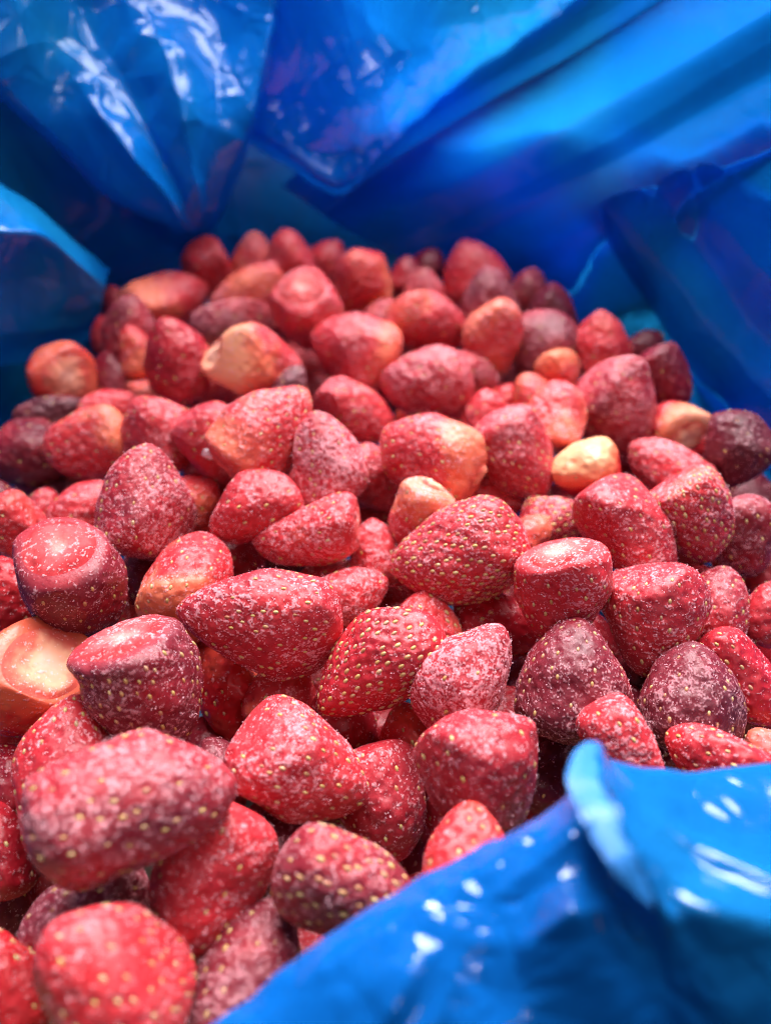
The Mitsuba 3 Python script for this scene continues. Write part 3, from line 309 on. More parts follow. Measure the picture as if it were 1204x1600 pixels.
# ------------------------------------------------------------------ the blue bag
PLAN = [[-190, 20], [-165, 100], [-150, 180], [-140, 250], [-112, 305], [-60, 328], [-10, 332], [35, 325], [78, 296], [108, 248], [128, 190], [145, 120], [165, 20]]
CENTRE = [-10, 120]
FOLDS = {   # control points of the folds in mm, a row for each fold line
    'pleats': [
        [(-43.8, 333.8, 16.4), (-8.3, 338.6, 40.4), (28.9, 336.9, 64.2), (58.7, 327, 85.2), (82.7, 313.6, 105.9), (107.4, 287.6, 129.1)],
        [(-33.3, 331.5, 9.7), (-1, 329, 34.9), (32.5, 326.1, 55.1), (59.7, 314.9, 73.8), (86.8, 297.3, 98.5), (109.1, 269.4, 121.4)],
        [(-26.4, 327.4, 6.8), (4.5, 319.1, 33.4), (35.3, 314.6, 53.7), (61.3, 302.2, 72.6), (89.3, 282.6, 97.2), (108.4, 256.1, 119)],
        [(-23.9, 328.9, 3.9), (12.4, 322.7, 26.2), (43.4, 316.1, 45.7), (68.5, 304.3, 64.9), (93.5, 283.1, 89.5), (112.8, 255, 113)],
        [(-17.3, 330.9, -1.4), (23.5, 328.1, 17.5), (51, 319.2, 35.6), (76.1, 305.5, 55.6), (99.3, 283.3, 79.6), (118.4, 254.8, 105.1)],
        [(-6.2, 330.3, -7.6), (31.9, 325.4, 8.5), (57.8, 314.2, 27.1), (82.8, 297.5, 48.9), (102.2, 276.9, 73.9), (119.9, 250, 98.6)],
        [(5.1, 327.4, -12.7), (39.9, 318.9, 3.2), (63.5, 307.4, 24.4), (87.2, 288.8, 46.5), (103.6, 269.6, 68.6), (120.5, 243.2, 92.6)],
        [(10.8, 327, -15.6), (46.8, 316.2, -1.2), (69.9, 303.8, 20.1), (90.9, 285, 41.3), (106.3, 266.2, 63), (122.6, 240.6, 87)],
        [(22.3, 324.2, -19.6), (53.9, 312.8, -7), (76.6, 299.1, 13.1), (95.3, 280.5, 32.8), (110.3, 260.3, 54.2), (125.6, 235.9, 76.9)],
        [(33.9, 321.4, -24.4), (55.9, 309.5, -16.2), (72.1, 299.7, -5.9), (84.3, 292.5, 5.7), (95.8, 284.8, 19.9), (106.9, 273.9, 34.5)],
        [(45.9, 315, -36.8), (61.6, 304.7, -33.1), (75.6, 293.5, -26.2), (87.7, 282.4, -15.5), (98.5, 273.7, -3.2), (107.5, 264.6, 9.9)],
    ],
    'drape': [
        [(75.2, 304.3, 26.2), (86.2, 288.9, 11.5), (96.8, 269.7, 0.5), (105.8, 249.5, -7.7), (114.2, 230.1, -15.1), (124.3, 196.4, -17.5), (134.5, 166.4, -19.7)],
        [(76.4, 302, 30.8), (86.8, 282.3, 19.8), (96.9, 261.8, 10.2), (105, 242.1, 3.8), (113.1, 223.6, -2.3), (121.9, 195.1, -3.4), (131, 167.7, -4.8)],
        [(79.9, 298.6, 34.6), (89.6, 278.5, 25.3), (99.2, 257.6, 17.5), (106.6, 238.4, 12.3), (113.8, 221.3, 7.1), (121.5, 196.1, 5.2), (129.9, 169.8, 4.6)],
        [(89.7, 289.5, 41.3), (96.8, 274.2, 34.4), (104.9, 255.9, 27.9), (111.9, 238.2, 23.3), (117.8, 222.3, 18.5), (124, 201.2, 17), (131.1, 176.3, 16.9)],
        [(97, 279.3, 47.9), (102.9, 265.4, 44.8), (109.1, 249, 40.1), (115, 234, 35.6), (120.1, 219.4, 32.5), (124.9, 201.5, 30.2), (130.7, 179.6, 29.8)],
        [(105.4, 270.7, 56.4), (110.6, 259.3, 55.6), (115.9, 245.9, 50.9), (121.3, 232.5, 47.8), (125.3, 219.6, 44.9), (128.9, 205.3, 42.5), (134.3, 184.8, 42.5)],
        [(114.8, 255.9, 70.3), (119.3, 247.7, 71.2), (123.7, 236.2, 68.1), (127.4, 224.5, 65.4), (130.3, 213.8, 62.7), (133.1, 201.1, 61.4), (137, 186.6, 59.7)],
    ],
    'flap': [
        [(-139.3, 283.7, 82.2), (-129.6, 290.1, 63), (-116.4, 292.6, 42.8), (-99.7, 292.9, 25.6), (-84, 294.7, 14.7), (-76, 302.7, 9.3)],
        [(-136.4, 285.4, 86.3), (-125, 287.4, 66.3), (-110.5, 286.2, 47.5), (-93.1, 283.3, 32.3), (-78.3, 284.7, 21.7), (-74.1, 298.6, 12.3)],
        [(-129.9, 299.7, 101.5), (-115, 300.2, 78), (-98.7, 287.8, 61.8), (-84.1, 276.3, 46.9), (-74.3, 276.8, 29), (-73.1, 296.5, 13.3)],
        [(-114.3, 322.8, 109.7), (-104.5, 315.3, 83.9), (-92.3, 303.2, 67.2), (-82, 289.9, 49.4), (-73, 283.1, 30), (-72.6, 296.6, 13.2)],
        [(-91.7, 332.5, 108.3), (-84.1, 320.7, 86.6), (-74.8, 301.7, 72.7), (-69.7, 287.5, 58.7), (-67.7, 281.2, 38.2), (-71.9, 297, 13.4)],
        [(-61.2, 344.1, 106.7), (-59.8, 332.9, 82), (-60.4, 317.8, 67.3), (-59.9, 299.9, 55.7), (-63.4, 288.1, 36.6), (-71.2, 297.3, 13.5)],
        [(-38.7, 344.7, 106.6), (-40.8, 330.3, 82.5), (-44.8, 313.8, 66.3), (-49.6, 301.7, 51.8), (-59.8, 293.8, 31.1), (-70.9, 299.9, 12.7)],
        [(-34.7, 349.8, 105.9), (-38.3, 341.9, 79.6), (-43.6, 332.4, 60.1), (-49.4, 322.4, 42.4), (-60.8, 313, 20.4), (-72.3, 311.7, 6.1)],
    ],
    'lowflap': [
        [(-135.2, 245.7, 59.8), (-125.8, 257.9, 48.3), (-119.5, 264.4, 38.2), (-114, 268.1, 26.9), (-105.8, 278.8, 6.4)],
        [(-129.1, 230.8, 60.1), (-121.2, 246, 49.8), (-115.5, 252.3, 40.8), (-110.4, 256.2, 30.3), (-104.4, 270.3, 9.4)],
        [(-125.5, 213.4, 51.9), (-116.3, 228.4, 46.2), (-108.4, 235.9, 41.9), (-105.4, 243.3, 32), (-103.5, 262.7, 9.1)],
        [(-130.2, 210.7, 37.4), (-122.6, 229.5, 29.1), (-115.9, 242.5, 24.4), (-109.6, 247.4, 18.1), (-105.4, 261, 3.6)],
        [(-133.7, 205.4, 23.3), (-127.2, 226.1, 12.5), (-121.7, 236.9, 7), (-115.3, 247.5, 1.7), (-110.5, 261.9, -5.8)],
        [(-145.5, 214.7, 2.7), (-138.3, 237.9, -8.2), (-132.2, 249.6, -13.3), (-125.2, 262.6, -17.6), (-119.9, 276, -21.9)],
    ],
    'crinkle': [
        [(-45.1, 343.5, 99.4), (-23.3, 343, 99.5), (1.8, 342, 99.6), (31.2, 339.2, 100.1), (88.8, 310.1, 111.4)],
        [(-47.6, 337.6, 70.5), (-25.4, 331.6, 72), (-2.9, 335.4, 73.2), (22.8, 328.3, 76.9), (70.8, 320, 86.7)],
        [(-52.3, 333.7, 53.9), (-31.6, 331.6, 52.2), (-7.8, 326, 53.9), (14.1, 328.3, 57.7), (51.7, 329.3, 70.5)],
        [(-54, 329.6, 44.6), (-38, 324.3, 37.6), (-21, 326.5, 33.6), (2, 328.7, 40.2), (24.6, 334.1, 50.3)],
        [(-54.7, 329, 42), (-38.1, 322.7, 34.3), (-20.1, 318.8, 23.9), (-7, 325.2, 28.3), (22.5, 334.2, 43.1)],
        [(-56.3, 335.7, 36), (-40.3, 333.9, 25.7), (-20.5, 330.9, 14.4), (-3.2, 332.6, 20.9), (22.8, 335.2, 37.9)],
    ],
    'rim': [
        [(-31.1, 20.9, 26), (-22.6, 26.6, 28), (-15.9, 30.8, 30), (-8.9, 35.3, 32), (4.8, 42.5, 35), (15.2, 46.6, 38), (22, 49.1, 40), (28.2, 53, 42), (28.2, 55.6, 48), (32.3, 59.2, 44), (35.2, 59.5, 38), (46.9, 58.8, 36), (62.9, 61.4, 34), (75.7, 62.9, 34), (125.1, 66.2, 31)],
        [(-31.4, 21, 28), (-22.8, 26.7, 30), (-16, 30.8, 32), (-9.1, 34.9, 35), (4.4, 42, 38), (14.5, 45.9, 41), (21.1, 48.3, 43), (27.2, 52.2, 45), (27, 54, 52), (29.8, 55.7, 52), (33.5, 57.8, 43), (45.3, 57.4, 40), (61.1, 60, 38), (73.4, 61.4, 38), (121.5, 64.6, 35)],
        [(-28.9, 18.2, 30), (-20.1, 23.2, 33), (-13.7, 27.1, 35), (-7, 31.5, 38), (6.1, 38.1, 42), (15.9, 41.3, 45), (21.5, 43.5, 47), (26.6, 46.6, 50), (27.4, 49.3, 54), (28.8, 48.7, 57), (33.3, 52.2, 47), (44.4, 52.6, 42), (58.5, 54.5, 40), (70.2, 55.6, 40), (116.2, 58.6, 37)],
        [(-25.9, 15.6, 30), (-16.3, 19.6, 34), (-10, 23.6, 36), (-3.5, 27.6, 39), (9, 33.6, 43), (16.7, 36.8, 45), (22.5, 39.4, 48), (27.2, 43.1, 49), (29, 44.5, 52), (28.7, 41.8, 60), (33.5, 45.8, 50), (43.5, 47, 43), (56, 48.3, 41), (67.3, 48.7, 40), (111.4, 51.4, 37)],
        [(-22.3, 13.1, 30), (-12.9, 16.5, 33), (-5.7, 19.3, 36), (1.5, 23.6, 38), (12.9, 29, 42), (18.8, 31.5, 46), (22.8, 34.1, 51), (28.8, 39.7, 46), (30.6, 41.1, 50), (29.8, 37.9, 59), (33.9, 40.5, 52), (41.8, 40.5, 46), (52.4, 40.9, 44), (63.6, 41.6, 42), (105.3, 44, 39)],
        [(-17.2, 10.1, 30), (-7.9, 12.9, 32), (-0.2, 15.9, 35), (6.9, 19.6, 38), (16.5, 25.5, 42), (21.3, 28.6, 45), (25.3, 31.7, 48), (30.7, 36.4, 44), (32.1, 37.4, 48), (32.1, 35.5, 54), (35.5, 36.3, 50), (39.8, 34.4, 50), (48.6, 33.9, 48), (59.6, 34.9, 45), (98.7, 37, 42)],
        [(-10.8, 7.2, 29), (-1.7, 10, 31), (6, 13.3, 34), (12.3, 17.3, 36), (19.6, 22, 39), (24.1, 25, 41), (28.3, 27.7, 43), (32.2, 30.9, 43), (34.3, 32.1, 44), (35.8, 31.9, 46), (37.7, 31.5, 46), (41.7, 30.4, 45), (48.6, 29.9, 44), (59, 30.5, 42), (97.6, 32.4, 39)],
        [(-3.3, 4, 24), (6.1, 7.4, 26), (13.2, 10.2, 28), (18.9, 13.7, 30), (24.9, 17.9, 32), (29.2, 20.4, 33), (32.7, 22.3, 34), (36, 24, 34), (38, 24.9, 35), (39.9, 25, 36), (41.8, 24.7, 36), (44.9, 24, 36), (50.1, 23.8, 35), (59.8, 24.4, 34), (98.7, 26.1, 31)],
        [(5, 0.9, 5), (15.6, 3.4, 5), (23.9, 5.9, 5), (29.9, 9.3, 5), (35.3, 12.8, 5), (39.5, 15, 5), (43.2, 16.5, 5), (46.4, 17.6, 5), (48.5, 18.3, 5), (51.1, 18.7, 5), (52.9, 18.3, 5), (56.6, 18, 5), (60.4, 18, 5), (70.1, 18, 5), (114.5, 19.5, 2)],
    ],
}
RIDGES = [[[14.0, 37.5], [19.4, 40.4], [25.3, 43.8], [28.5, 45.7]], [[16.2, 31.6], [21.7, 33.1], [28.5, 35.0], [31.6, 36.2]], [[16.9, 30.2], [21.2, 29.8], [27.9, 32.0], [35.6, 33.9], [44.7, 34.5]], [[-0.9, 23.0], [1.8, 27.0], [4.6, 31.3]], [[11.8, 41.8], [17.3, 44.1], [21.9, 46.1]], [[38.8, 46.6], [44.0, 43.1], [50.8, 39.3], [58.1, 37.3]], [[2.8, 20.5], [6.7, 25.7], [9.3, 29.8]]]
TORN = [[29.0, 54.4, 55.0], [26.4, 50.5, 57.0], [25.7, 46.0, 59.0], [26.1, 41.0, 61.0], [27.3, 37.1, 61.0], [29.4, 34.8, 59.0], [31.5, 34.1, 56.0]]


def relax(rows, n_u, n_v, crease):
    """A fine grid through the control points, rows being fold lines; crease mixes straight and rounded runs between them."""
    g = np.array(rows, float) / 1000

    def run(g, n, c):
        x = np.linspace(0, len(g) - 1, n)
        smooth = PchipInterpolator(np.arange(len(g)), g, axis=0)(x)
        i = np.minimum(x.astype(int), len(g) - 2)
        w = (x - i).reshape((-1,) + (1,) * (g.ndim - 1))
        return c * (g[i] * (1 - w) + g[i + 1] * w) + (1 - c) * smooth
    g = run(g, n_u, crease)
    return np.swapaxes(run(np.swapaxes(g, 0, 1), n_v, .15), 0, 1)


def crumple(g, cell, seed, stretch=(1, 1, 1)):
    """Sharp creases between random cells: 0 on a crease, about 1 in the middle of a facet."""
    q = g * np.array(stretch)
    lo, hi = q.reshape(-1, 3).min(0) - cell, q.reshape(-1, 3).max(0) + cell
    rng = np.random.default_rng(seed)
    pts = rng.uniform(lo, hi, (int(np.prod((hi - lo) / cell)) + 4, 3))
    d = cKDTree(pts).query(q.reshape(-1, 3), k=2)[0]
    return np.minimum((d[:, 1] - d[:, 0]) / cell, 1).reshape(g.shape[:2])


def film(key, g, big, small, seed, cell=.024, bsdf='blue_film', stretch=(1, 1, .6), patch=.5):
    """A grid of points as a creased plastic film: broad crumples of height big, fine ones of height small in patches."""
    nu, nv = g.shape[:2]
    du, dv = np.gradient(g, axis=0), np.gradient(g, axis=1)
    n = np.cross(du, dv)
    n /= np.linalg.norm(n, axis=-1, keepdims=True) + 1e-12
    warp = g + .008 * (np.stack([meshkit.noise(g * 45 + 9 * k, seed + k) for k in range(3)], -1) - .5)
    h = big * crumple(warp, cell, seed, stretch) + .45 * big * crumple(warp, cell * .5, seed + 1, stretch)
    spots = np.clip((meshkit.noise(g * 26 + 50, seed + 11) - patch) * 5, 0, 1)
    h = h + spots * small * (crumple(warp, cell * .28, seed + 2) + .5 * crumple(warp, cell * .15, seed + 3))
    h = h + big * 1.2 * (meshkit.noise(g * 30, seed + 4) - .5)
    g = g + n * h[..., None]
    idx = np.arange(nu * nv).reshape(nu, nv)
    f = np.stack([idx[:-1, :-1], idx[1:, :-1], idx[1:, 1:], idx[:-1, 1:]], -1).reshape(-1, 4)
    uu, vv = np.meshgrid(np.linspace(0, 1, nu), np.linspace(0, 1, nv), indexing='ij')
    scene[key] = mikit.ply((g.reshape(-1, 3), f), bsdf, smooth=True, uv=np.stack([uu.ravel(), vv.ravel()], -1))


def liner():
    """The wall of the bag round the heap and its floor under it, one sheet."""
    pl = np.array(PLAN, float) / 1000
    c = np.array(CENTRE, float) / 1000
    x = np.linspace(0, len(pl) - 1, 420)
    pl = PchipInterpolator(np.arange(len(pl)), pl)(x)
    zs = np.concatenate([np.linspace(-.065, -.02, 14), np.linspace(-.015, .26, 170)])
    rows = []
    for s in np.linspace(.02, .9, 12):
        rows.append(np.c_[c + (pl - c) * s * .93, np.full(len(pl), -.065)])
    low = 1 - .80 * np.clip((x - 5.0) / 1.2, 0, 1)      # on this side the film goes on as the pleats, drawn up from here
    for z in zs:
        zz = np.where(z > 0, z * low, z)
        grow = 1 + .9 * np.maximum(zz, -.02) + np.minimum(zz + .02, 0) * 1.0
        rows.append(np.c_[c + (pl - c) * (grow + .006)[:, None], zz])
    film('plastic_bag__liner', np.array(rows), -.003, -.0008, 3, .034)


def ridged(g, height, width):
    """Raises the narrow pleats of the rim along their lines."""
    for k, line in enumerate(RIDGES):
        pl = np.array(line, float) / 1000
        pl = PchipInterpolator(np.arange(len(pl)), pl)(np.linspace(0, len(pl) - 1, 60))
        d, i = cKDTree(pl).query(g[..., :2].reshape(-1, 2))
        d, i = d.reshape(g.shape[:2]), i.reshape(g.shape[:2])
        ends = np.sin(np.pi * np.clip((i + 2) / 64, 0, 1)) ** .6
        g[..., 2] += height * (.7 + .5 * (k % 2)) * ends * np.exp(-(d / width) ** 1.4)
    return g


def torn_tip():
    """The stretched, whitened strip where the rim was torn: a ragged twisted rope of film."""
    pl = np.array(TORN, float) / 1000
    x = np.linspace(0, len(pl) - 1, 150)
    c = PchipInterpolator(np.arange(len(pl)), pl)(x)
    tan = np.gradient(c, axis=0)
    tan /= np.linalg.norm(tan, axis=1, keepdims=True)
    side = np.cross(tan, [0, 0, 1.])
    side /= np.linalg.norm(side, axis=1, keepdims=True)
    up = np.cross(side, tan)
    a = np.linspace(0, 2 * np.pi, 49)
    s = x / x[-1]
    wid = .0006 + .0014 * np.clip(s / .25, 0, 1) ** .7 * (1 - .72 * np.clip((s - .3) / .7, 0, 1))
    flat = .22
    p = c[:, None] + wid[:, None, None] * (np.cos(a)[None, :, None] * side[:, None] + flat * np.sin(a)[None, :, None] * up[:, None])
    wave = meshkit.noise(np.stack(np.broadcast_arrays(x[:, None] * 1.1, np.cos(a) * 5.5, np.sin(a) * 5.5), -1), 3)      # pleats along the rope
    r = 1 + .8 * (wave - .5) + .25 * (meshkit.noise(np.stack(np.broadcast_arrays(x[:, None] * 3.5, np.cos(a) * 3, np.sin(a) * 3), -1), 8) - .5)
    p = c[:, None] + (p - c[:, None]) * r[..., None]
    p[:, -1] = p[:, 0]
    idx = np.arange(150 * 49).reshape(150, 49)
    f = np.stack([idx[:-1, :-1], idx[1:, :-1], idx[1:, 1:], idx[:-1, 1:]], -1).reshape(-1, 4)
    scene['plastic_bag__torn_tip'] = mikit.ply((p.reshape(-1, 3), f), 'stretched_film', smooth=True)
    labels['plastic_bag__torn_tip'] = {'label': 'ragged pale blue tip of torn stretched film'}


liner()
film('plastic_bag__pleats', relax(FOLDS['pleats'], 240, 240, .4), .0010, .0003, 21, .04, stretch=(.5, .5, .7))
film('plastic_bag__drape', relax(FOLDS['drape'], 160, 200, .4), .0012, .0004, 31, .03)
film('plastic_bag__crinkle', relax(FOLDS['crinkle'], 220, 260, .35), .0026, .0012, 41, .020, 'crisp_film', patch=.4)
film('plastic_bag__flap', relax(FOLDS['flap'], 260, 300, .4), .0036, .0012, 51, .032, 'folded_film', patch=.45)
film('plastic_bag__flap_001', relax(FOLDS['lowflap'], 140, 140, .5), .0014, .0006, 61, .022, 'folded_film')
film('plastic_bag__rim', ridged(relax(FOLDS['rim'], 300, 430, .3), .0018, .0020), .0009, .0006, 71, .028, 'hem_film', stretch=(1, 1, 1), patch=.55)
torn_tip()


def carton():
    """The open cardboard box that holds the bag."""
    pl = np.array(PLAN, float) / 1000
    c = np.array(CENTRE, float) / 1000
    pl = c + (pl - c) * 1.14
    top, low = np.interp(pl[:, 0], [-.1, -.04, .04, .09], [.10, .05, .045, .01]) * (pl[:, 1] > .09) + .012 * (pl[:, 1] <= .09), np.full(len(pl), -.085)
    v, f = [], []
    inner, outer = pl, c + (pl - c) * 1.03
    n = len(pl)
    for ring, z in ((inner, low + .004), (inner, top), (outer, top), (outer, low)):
        v += [(p[0], p[1], h) for p, h in zip(ring, z)]
    for k in range(3):
        for i in range(n):
            j = (i + 1) % n
            f += [(k * n + i, k * n + j, (k + 1) * n + j), (k * n + i, (k + 1) * n + j, (k + 1) * n + i)]
    v += [(c[0], c[1], -.081), (c[0], c[1], -.085)]
    for i in range(n):
        j = (i + 1) % n
        f += [(j, i, 4 * n), (3 * n + i, 3 * n + j, 4 * n + 1)]
    scene['carton'] = mikit.ply((np.array(v), np.array(f)), 'cardboard')
    labels['carton'] = {'label': 'open cardboard carton lined by the blue plastic bag', 'category': 'carton'}


scene['cardboard'] = {'type': 'twosided', 'nested': {'type': 'diffuse', 'reflectance': {'type': 'rgb', 'value': [.32, .22, .13]}}}
carton()
labels['plastic_bag'] = {'label': 'open blue plastic bag wrapped round the heap of frozen strawberries', 'category': 'plastic bag'}

# ------------------------------------------------------------------ strawberries


def profile(t, con, cut):
    tm = .34 - .14 * con
    a = np.clip((tm - t) / tm, 0, 1)
    top = np.sqrt(1 - a ** 2.4)
    top = cut + (1 - cut) * top if cut else top
    s = np.clip((t - tm) / (1 - tm), 0, 1)
    return np.where(t < tm, top, np.maximum(1 - s ** (2.1 - .65 * con), 0) ** (1 / (1.9 - .55 * con)))


def frame(ax, rng):
    z = np.array(ax, float)
    z /= np.linalg.norm(z)
    x = np.cross(z, rng.normal(size=3))
    x /= np.linalg.norm(x)
    return np.stack([x, np.cross(z, x), z], 1)


ICO = __import__('trimesh').creation.icosphere(subdivisions=1, radius=1.0)
ICO0 = __import__('trimesh').creation.icosphere(subdivisions=0, radius=1.0)


def copies(base, centres, frames, sizes, ids):
    """Many small copies of one base mesh joined into one; uv.x tells the copies apart."""
    v, f = np.asarray(base.vertices), np.asarray(base.faces)
    P = np.einsum('kij,knj->kni', frames, v[None] * sizes[:, None, :]) + centres[:, None]
    Fc = f[None] + (np.arange(len(centres)) * len(v))[:, None, None]
    uv = np.repeat(np.c_[ids, ids * 0 + .5], len(v), 0)
    return P.reshape(-1, 3), Fc.reshape(-1, 3), uv


def strawberry(index, row):
    (n, x, y, z, ax, ay, az, L, W, ripe, frost, pale, cut, seeds, con, label) = row
    rng = np.random.default_rng(1000 + n)
    key = 'strawberry' if index == 0 else 'strawberry_%03d' % index
    con = min(con + .07, .75)
    L, W, c = L / 1000 * 1.03, W / 1000 * 1.04, np.array([x, y, z]) / 1000
    dist = np.linalg.norm(c - CAM)
    near = 1 if dist < .235 else 0
    nt, na = (116, 176) if near else (68, 104)
    # rows evenly along the outline
    tt = 1 - (1 - np.linspace(0, 1, 900)) ** 1.6
    tt = np.unique(np.concatenate([tt, np.linspace(0, 1, 900) ** 2]))
    rr = profile(tt, con, cut) * W / 2
    arc = np.concatenate([[0], np.cumsum(np.hypot(np.diff(tt) * L, np.diff(rr)))])
    t = np.interp(np.linspace(0, arc[-1], nt), arc, tt)
    r = profile(t, con, cut) * W / 2
    if cut:
        r *= .83 + .17 * np.clip(1 - (1 - np.clip(t / .075, 0, 1)) ** 2, 0, 1) ** .5
    r[-1] = 1e-5
    if not cut:
        r[0] = 1e-5
    th = np.linspace(0, 2 * np.pi, na + 1)
    off = rng.uniform(0, 50, 3)
    facets = []
    for k in range(rng.integers(3, 6)):
        m = rng.normal(size=3) * [1, 1, .55]
        m /= np.linalg.norm(m)
        facets.append((m, rng.uniform(.68, .86) + (.16 if cut >= .8 else 0)))
    squash = rng.uniform(.90, 1.0)
    bend, bdir = rng.uniform(-.10, .10), rng.uniform(0, 2 * np.pi)

    def shape(p):
        """Dents, pressed flats and lumps of one fruit; p in its own frame."""
        q = p.copy()
        q[..., 1] *= squash
        s = q / (W / 2) * [1, 1, W / L]
        lump = meshkit.noise(s * 1.1 + off, 1) - .5 + .55 * (meshkit.noise(s * 2.4 + off, 2) - .5)
        w_ = np.clip(np.hypot(q[..., 0], q[..., 1]) / (W * .25), 0, 1)
        q[..., :2] *= (1 + .24 * lump * w_)[..., None]
        q[..., 2] += .10 * W * (meshkit.noise(s * 1.3 + off + 9, 4) - .5)
        for m, h in facets:
            d = (q / (W / 2) * [1, 1, W / L]) @ m - h
            soft = .06 * np.logaddexp(0, d / .06)
            q -= .72 * soft[..., None] * m * (W / 2) * [1, 1, L / W]
        w2 = .5 + .5 * math.sin(n * 2.4)
        cr = 1 - np.abs(2 * meshkit.noise(q * [120, 120, 75] + off * 2, 9) - 1)
        q *= (1 - .018 * w2 * np.clip((cr - .72) / .28, 0, 1))[..., None]
        zz = q[..., 2] / L
        q[..., 0] += bend * L * zz ** 2 * math.cos(bdir)
        q[..., 1] += bend * L * zz ** 2 * math.sin(bdir)
        q = q + (meshkit.noise(q * 330 + off, 7) - .5)[..., None] * .00022 * q / (np.linalg.norm(q, axis=-1, keepdims=True) + 1e-9)
        return q

    p = np.stack([r[:, None] * np.cos(th), r[:, None] * np.sin(th), np.repeat(((t - .5) * L)[:, None], na + 1, 1)], -1)
    if cut:     # the slice is not quite square to the axis
        tilt = rng.normal(size=2) * .16
        fall = np.clip(1 - t / .35, 0, 1)[:, None]
        p[..., 2] += fall * (p[..., 0] * tilt[0] + p[..., 1] * tilt[1])
    p = shape(p)
    lo, hi = p.reshape(-1, 3).min(0), p.reshape(-1, 3).max(0)
    p -= (lo + hi) / 2
    p *= [2 * W / (hi[0] + hi[1] - lo[0] - lo[1])] * 2 + [L / (hi[2] - lo[2])]
    p[:, -1] = p[:, 0]
    p[-1] = p[-1].mean(0)
    if not cut:
        p[0] = p[0].mean(0)

    def normals(p):
        e = np.concatenate([p[:, -2:-1], p, p[:, 1:2]], 1)
        du = e[:, 2:] - e[:, :-2]
        dv = np.gradient(p, axis=0)
        nn = np.cross(du, dv)
        nn[-1] = p[-1, 0] - p[-3].mean(0)
        if not cut:
            nn[0] = p[0, 0] - p[2].mean(0)
        return nn / (np.linalg.norm(nn, axis=-1, keepdims=True) + 1e-15)

    nrm = normals(p)
    # seeds on a spiral, each in its dimple
    gap = (.0027 if seeds > .75 else .0033) * (.92 + .16 * rng.random())
    area = np.sum(2 * np.pi * rr[:-1] * np.diff(arc))
    ns = int(area / gap ** 2)
    cum = np.concatenate([[0], np.cumsum(rr[:-1] * np.diff(arc))])
    k = (np.arange(ns) + .5) / ns
    ts = np.interp(k * cum[-1], cum, tt)
    keep = ts > (.10 if cut else .06)
    ths = (np.arange(ns) * 2.399963 + rng.normal(size=ns) * .05) % (2 * np.pi)
    iu = np.interp(ts, t, np.arange(nt))
    iv = ths / (2 * np.pi) * na
    a, b = np.clip(np.round(iu).astype(int), 1, nt - 2), np.round(iv).astype(int) % na
    sp, sn = p[a, b][keep], nrm[a, b][keep]
    sd = (p[np.clip(a + 1, 0, nt - 1), b] - p[a, b])[keep]
    dd, near_i = cKDTree(sp).query(p.reshape(-1, 3), k=1)
    depth = (.00036 if seeds > .75 else .00026)
    dent = depth * np.exp(-(dd / .00085) ** 2) - .00005 * np.exp(-((dd - .0015) / .0005) ** 2)
    p = p - nrm * dent.reshape(nt, na + 1, 1)
    p[:, -1] = p[:, 0]
    nrm = normals(p)
    R = frame((ax, ay, az), rng)
    world = lambda q: q @ R.T + c
    idx = np.arange(nt * (na + 1)).reshape(nt, na + 1)
    f = np.stack([idx[:-1, :-1], idx[:-1, 1:], idx[1:, 1:], idx[1:, :-1]], -1).reshape(-1, 4)
    f = np.vstack([f[:, [0, 1, 2]], f[:, [0, 2, 3]]])
    uv = np.stack(np.broadcast_arrays(th[None] / (2 * np.pi), (2 * index + .02 + .96 * t)[:, None]), -1).reshape(-1, 2)
    path = meshkit.write_ply((world(p.reshape(-1, 3)), f), False, uv, None, normals=nrm.reshape(-1, 3) @ R.T)
    scene[key + '__flesh'] = {'type': 'ply', 'filename': path, 'face_normals': False, 'bsdf': {'type': 'ref', 'id': 'berry_skin'}}
    labels[key] = {'label': label, 'category': 'strawberry', 'group': 'frozen strawberries heaped in the blue bag'}
    if cut:
        ring = p[0, :-1]
        mid = ring.mean(0)
        nr = 22
        q = np.linspace(1, 0, nr)
        face = mid + (ring - mid)[None] * q[:, None, None]
        hollow = .05 * W * np.sin(np.pi * np.clip(q, 0, 1)) ** 2 * rng.uniform(-1, .6)
        face[..., 2] += hollow[:, None] + .0022 * (meshkit.fbm(face * 210 + off, 3, 5) - .5) * np.clip(q * 2, 0, 1)[:, None] * np.clip((1 - q) * 8, 0, 1)[:, None]
        face[..., 2] -= .0004 * np.clip((1 - q) * 6, 0, 1)[:, None]
        face = np.concatenate([face, face[:, :1]], 1)
        idc = np.arange(nr * (na + 1)).reshape(nr, na + 1)
        fc = np.stack([idc[:-1, :-1], idc[1:, :-1], idc[1:, 1:], idc[:-1, 1:]], -1).reshape(-1, 4)
        fc = np.vstack([fc[:, [0, 1, 2]], fc[:, [0, 2, 3]]])
        # radial uv would fold; use plane coordinates for the relief, the rim distance in v
        uvc = np.stack(np.broadcast_arrays(th[None] / (2 * np.pi), (2 * index + .02 + .96 * q)[:, None]), -1).reshape(-1, 2)
        e = np.concatenate([face[:, -2:-1], face, face[:, 1:2]], 1)
        nn = np.cross(np.gradient(face, axis=0), e[:, 2:] - e[:, :-2])
        nn[-1] = [0, 0, -1]
        nn /= np.linalg.norm(nn, axis=-1, keepdims=True) + 1e-15
        path = meshkit.write_ply((world(face.reshape(-1, 3)), fc), False, uvc, None, normals=nn.reshape(-1, 3) @ R.T)
        scene[key + '__cut_face'] = {'type': 'ply', 'filename': path, 'face_normals': False, 'bsdf': {'type': 'ref', 'id': 'berry_cut'}}
    # seeds
    show = rng.random(len(sp)) < (.10 + .80 * seeds ** 1.4)
    if dist > .30:
        show &= rng.random(len(sp)) < .5
    pits, pit_n = sp[~show], sn[~show]
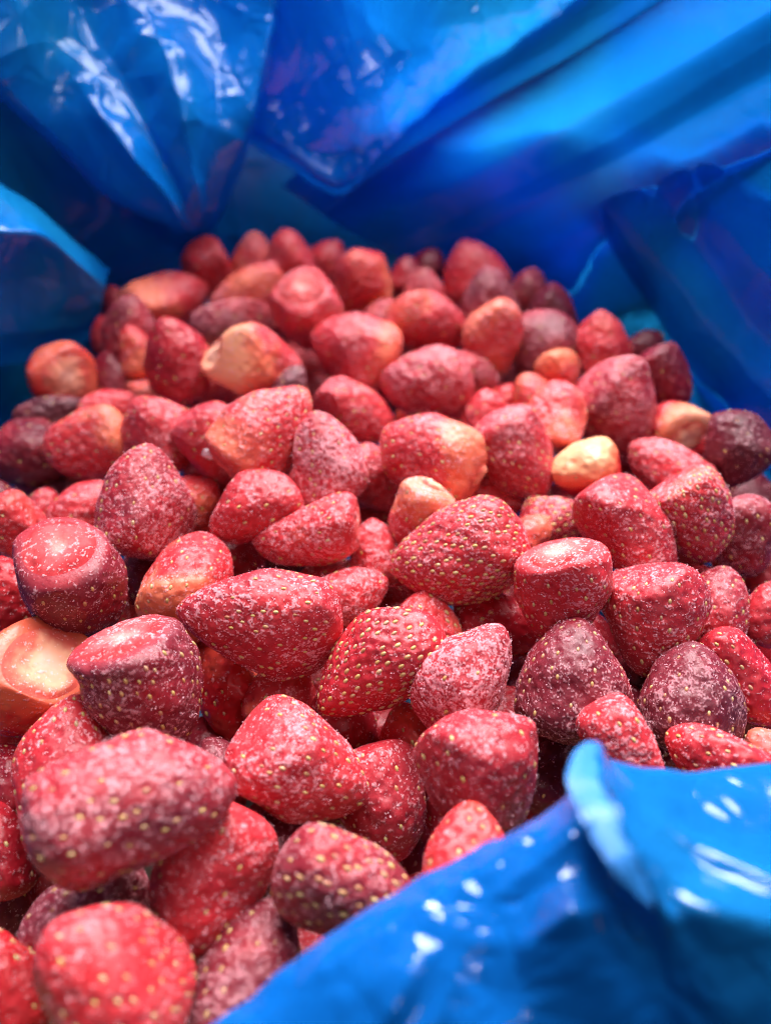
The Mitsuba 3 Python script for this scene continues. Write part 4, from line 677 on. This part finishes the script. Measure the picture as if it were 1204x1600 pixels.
    sp, sn, sd = sp[show], sn[show], sd[show]
    if len(sp):
        zax = sn
        xax = sd - (sd * zax).sum(1, keepdims=True) * zax
        xax /= np.linalg.norm(xax, axis=1, keepdims=True) + 1e-12
        fr = np.stack([xax, np.cross(zax, xax), zax], -1)
        big = rng.uniform(.8, 1.15, len(sp)) * (1.12 if seeds > .75 else .95)
        sz = np.stack([.00064 * big, .00038 * big, .00032 * big], -1)
        P, Fs, su = copies(ICO if near else ICO0, sp - sn * depth * .72, fr, sz, rng.random(len(sp)))
        scene[key + '__seeds'] = mikit.ply((world(P), Fs), 'seed_skin', smooth=True, uv=su)
        labels[key + '__seeds'] = {'kind': 'stuff'}
    # loose crumbs of frost
    if near and frost > .12:
        m = int(950 * frost * area / .0024)
        i1, i2 = rng.integers(2, nt - 2, m * 3), rng.integers(0, na, m * 3)
        wgt = r[i1] / r.max()
        cl = meshkit.noise(p[i1, i2] * 300 + off, 12)
        pick = (rng.random(m * 3) < wgt) & (cl + .25 * rng.random(m * 3) > .62)
        pick = np.nonzero(pick)[0][:m]
        q, qn = p[i1, i2][pick], nrm[i1, i2][pick]
        pk = rng.integers(0, max(len(pits), 1), int(len(pits) * 8 * min(1, frost * 2)))
        if len(pk):
            q, qn = np.concatenate([q, pits[pk] + rng.normal(size=(len(pk), 3)) * .00028 - pit_n[pk] * .0001]), np.concatenate([qn, pit_n[pk]])
        jit = rng.normal(size=q.shape)
        jit -= (jit * qn).sum(1, keepdims=True) * qn
        fr = np.linalg.qr(rng.normal(size=(len(q), 3, 3)))[0]
        sz = rng.uniform(.00005, .00015, (len(q), 1)) * rng.uniform(.5, 1.4, (len(q), 3))
        P, Fs, su = copies(ICO0, q + jit * .0003, fr, sz, rng.random(len(q)))
        scene[key + '__frost'] = mikit.ply((world(P), Fs), 'ice', smooth=False)
        labels[key + '__frost'] = {'kind': 'stuff'}


for i_, row_ in enumerate(BERRIES):
    strawberry(i_, row_)

# ------------------------------------------------------------------ a flake of ice on one of the fruit
flake = __import__('trimesh').creation.icosphere(subdivisions=2, radius=1.0)
fv = np.asarray(flake.vertices)
fv = fv * (1 + .7 * (meshkit.noise(fv * 1.6 + 3, 4) - .5)[:, None])
fv = np.round(fv * 2.2) / 2.2 * .5 + fv * .5
scene['ice_flake'] = mikit.ply((fv * [.0017, .0008, .0019] + [-.0495, .1683, .0096], flake.faces), 'clear_ice')
labels['ice_flake'] = {'label': 'small white flake of ice stuck on a strawberry beneath the salmon sliced one', 'category': 'ice flake'}
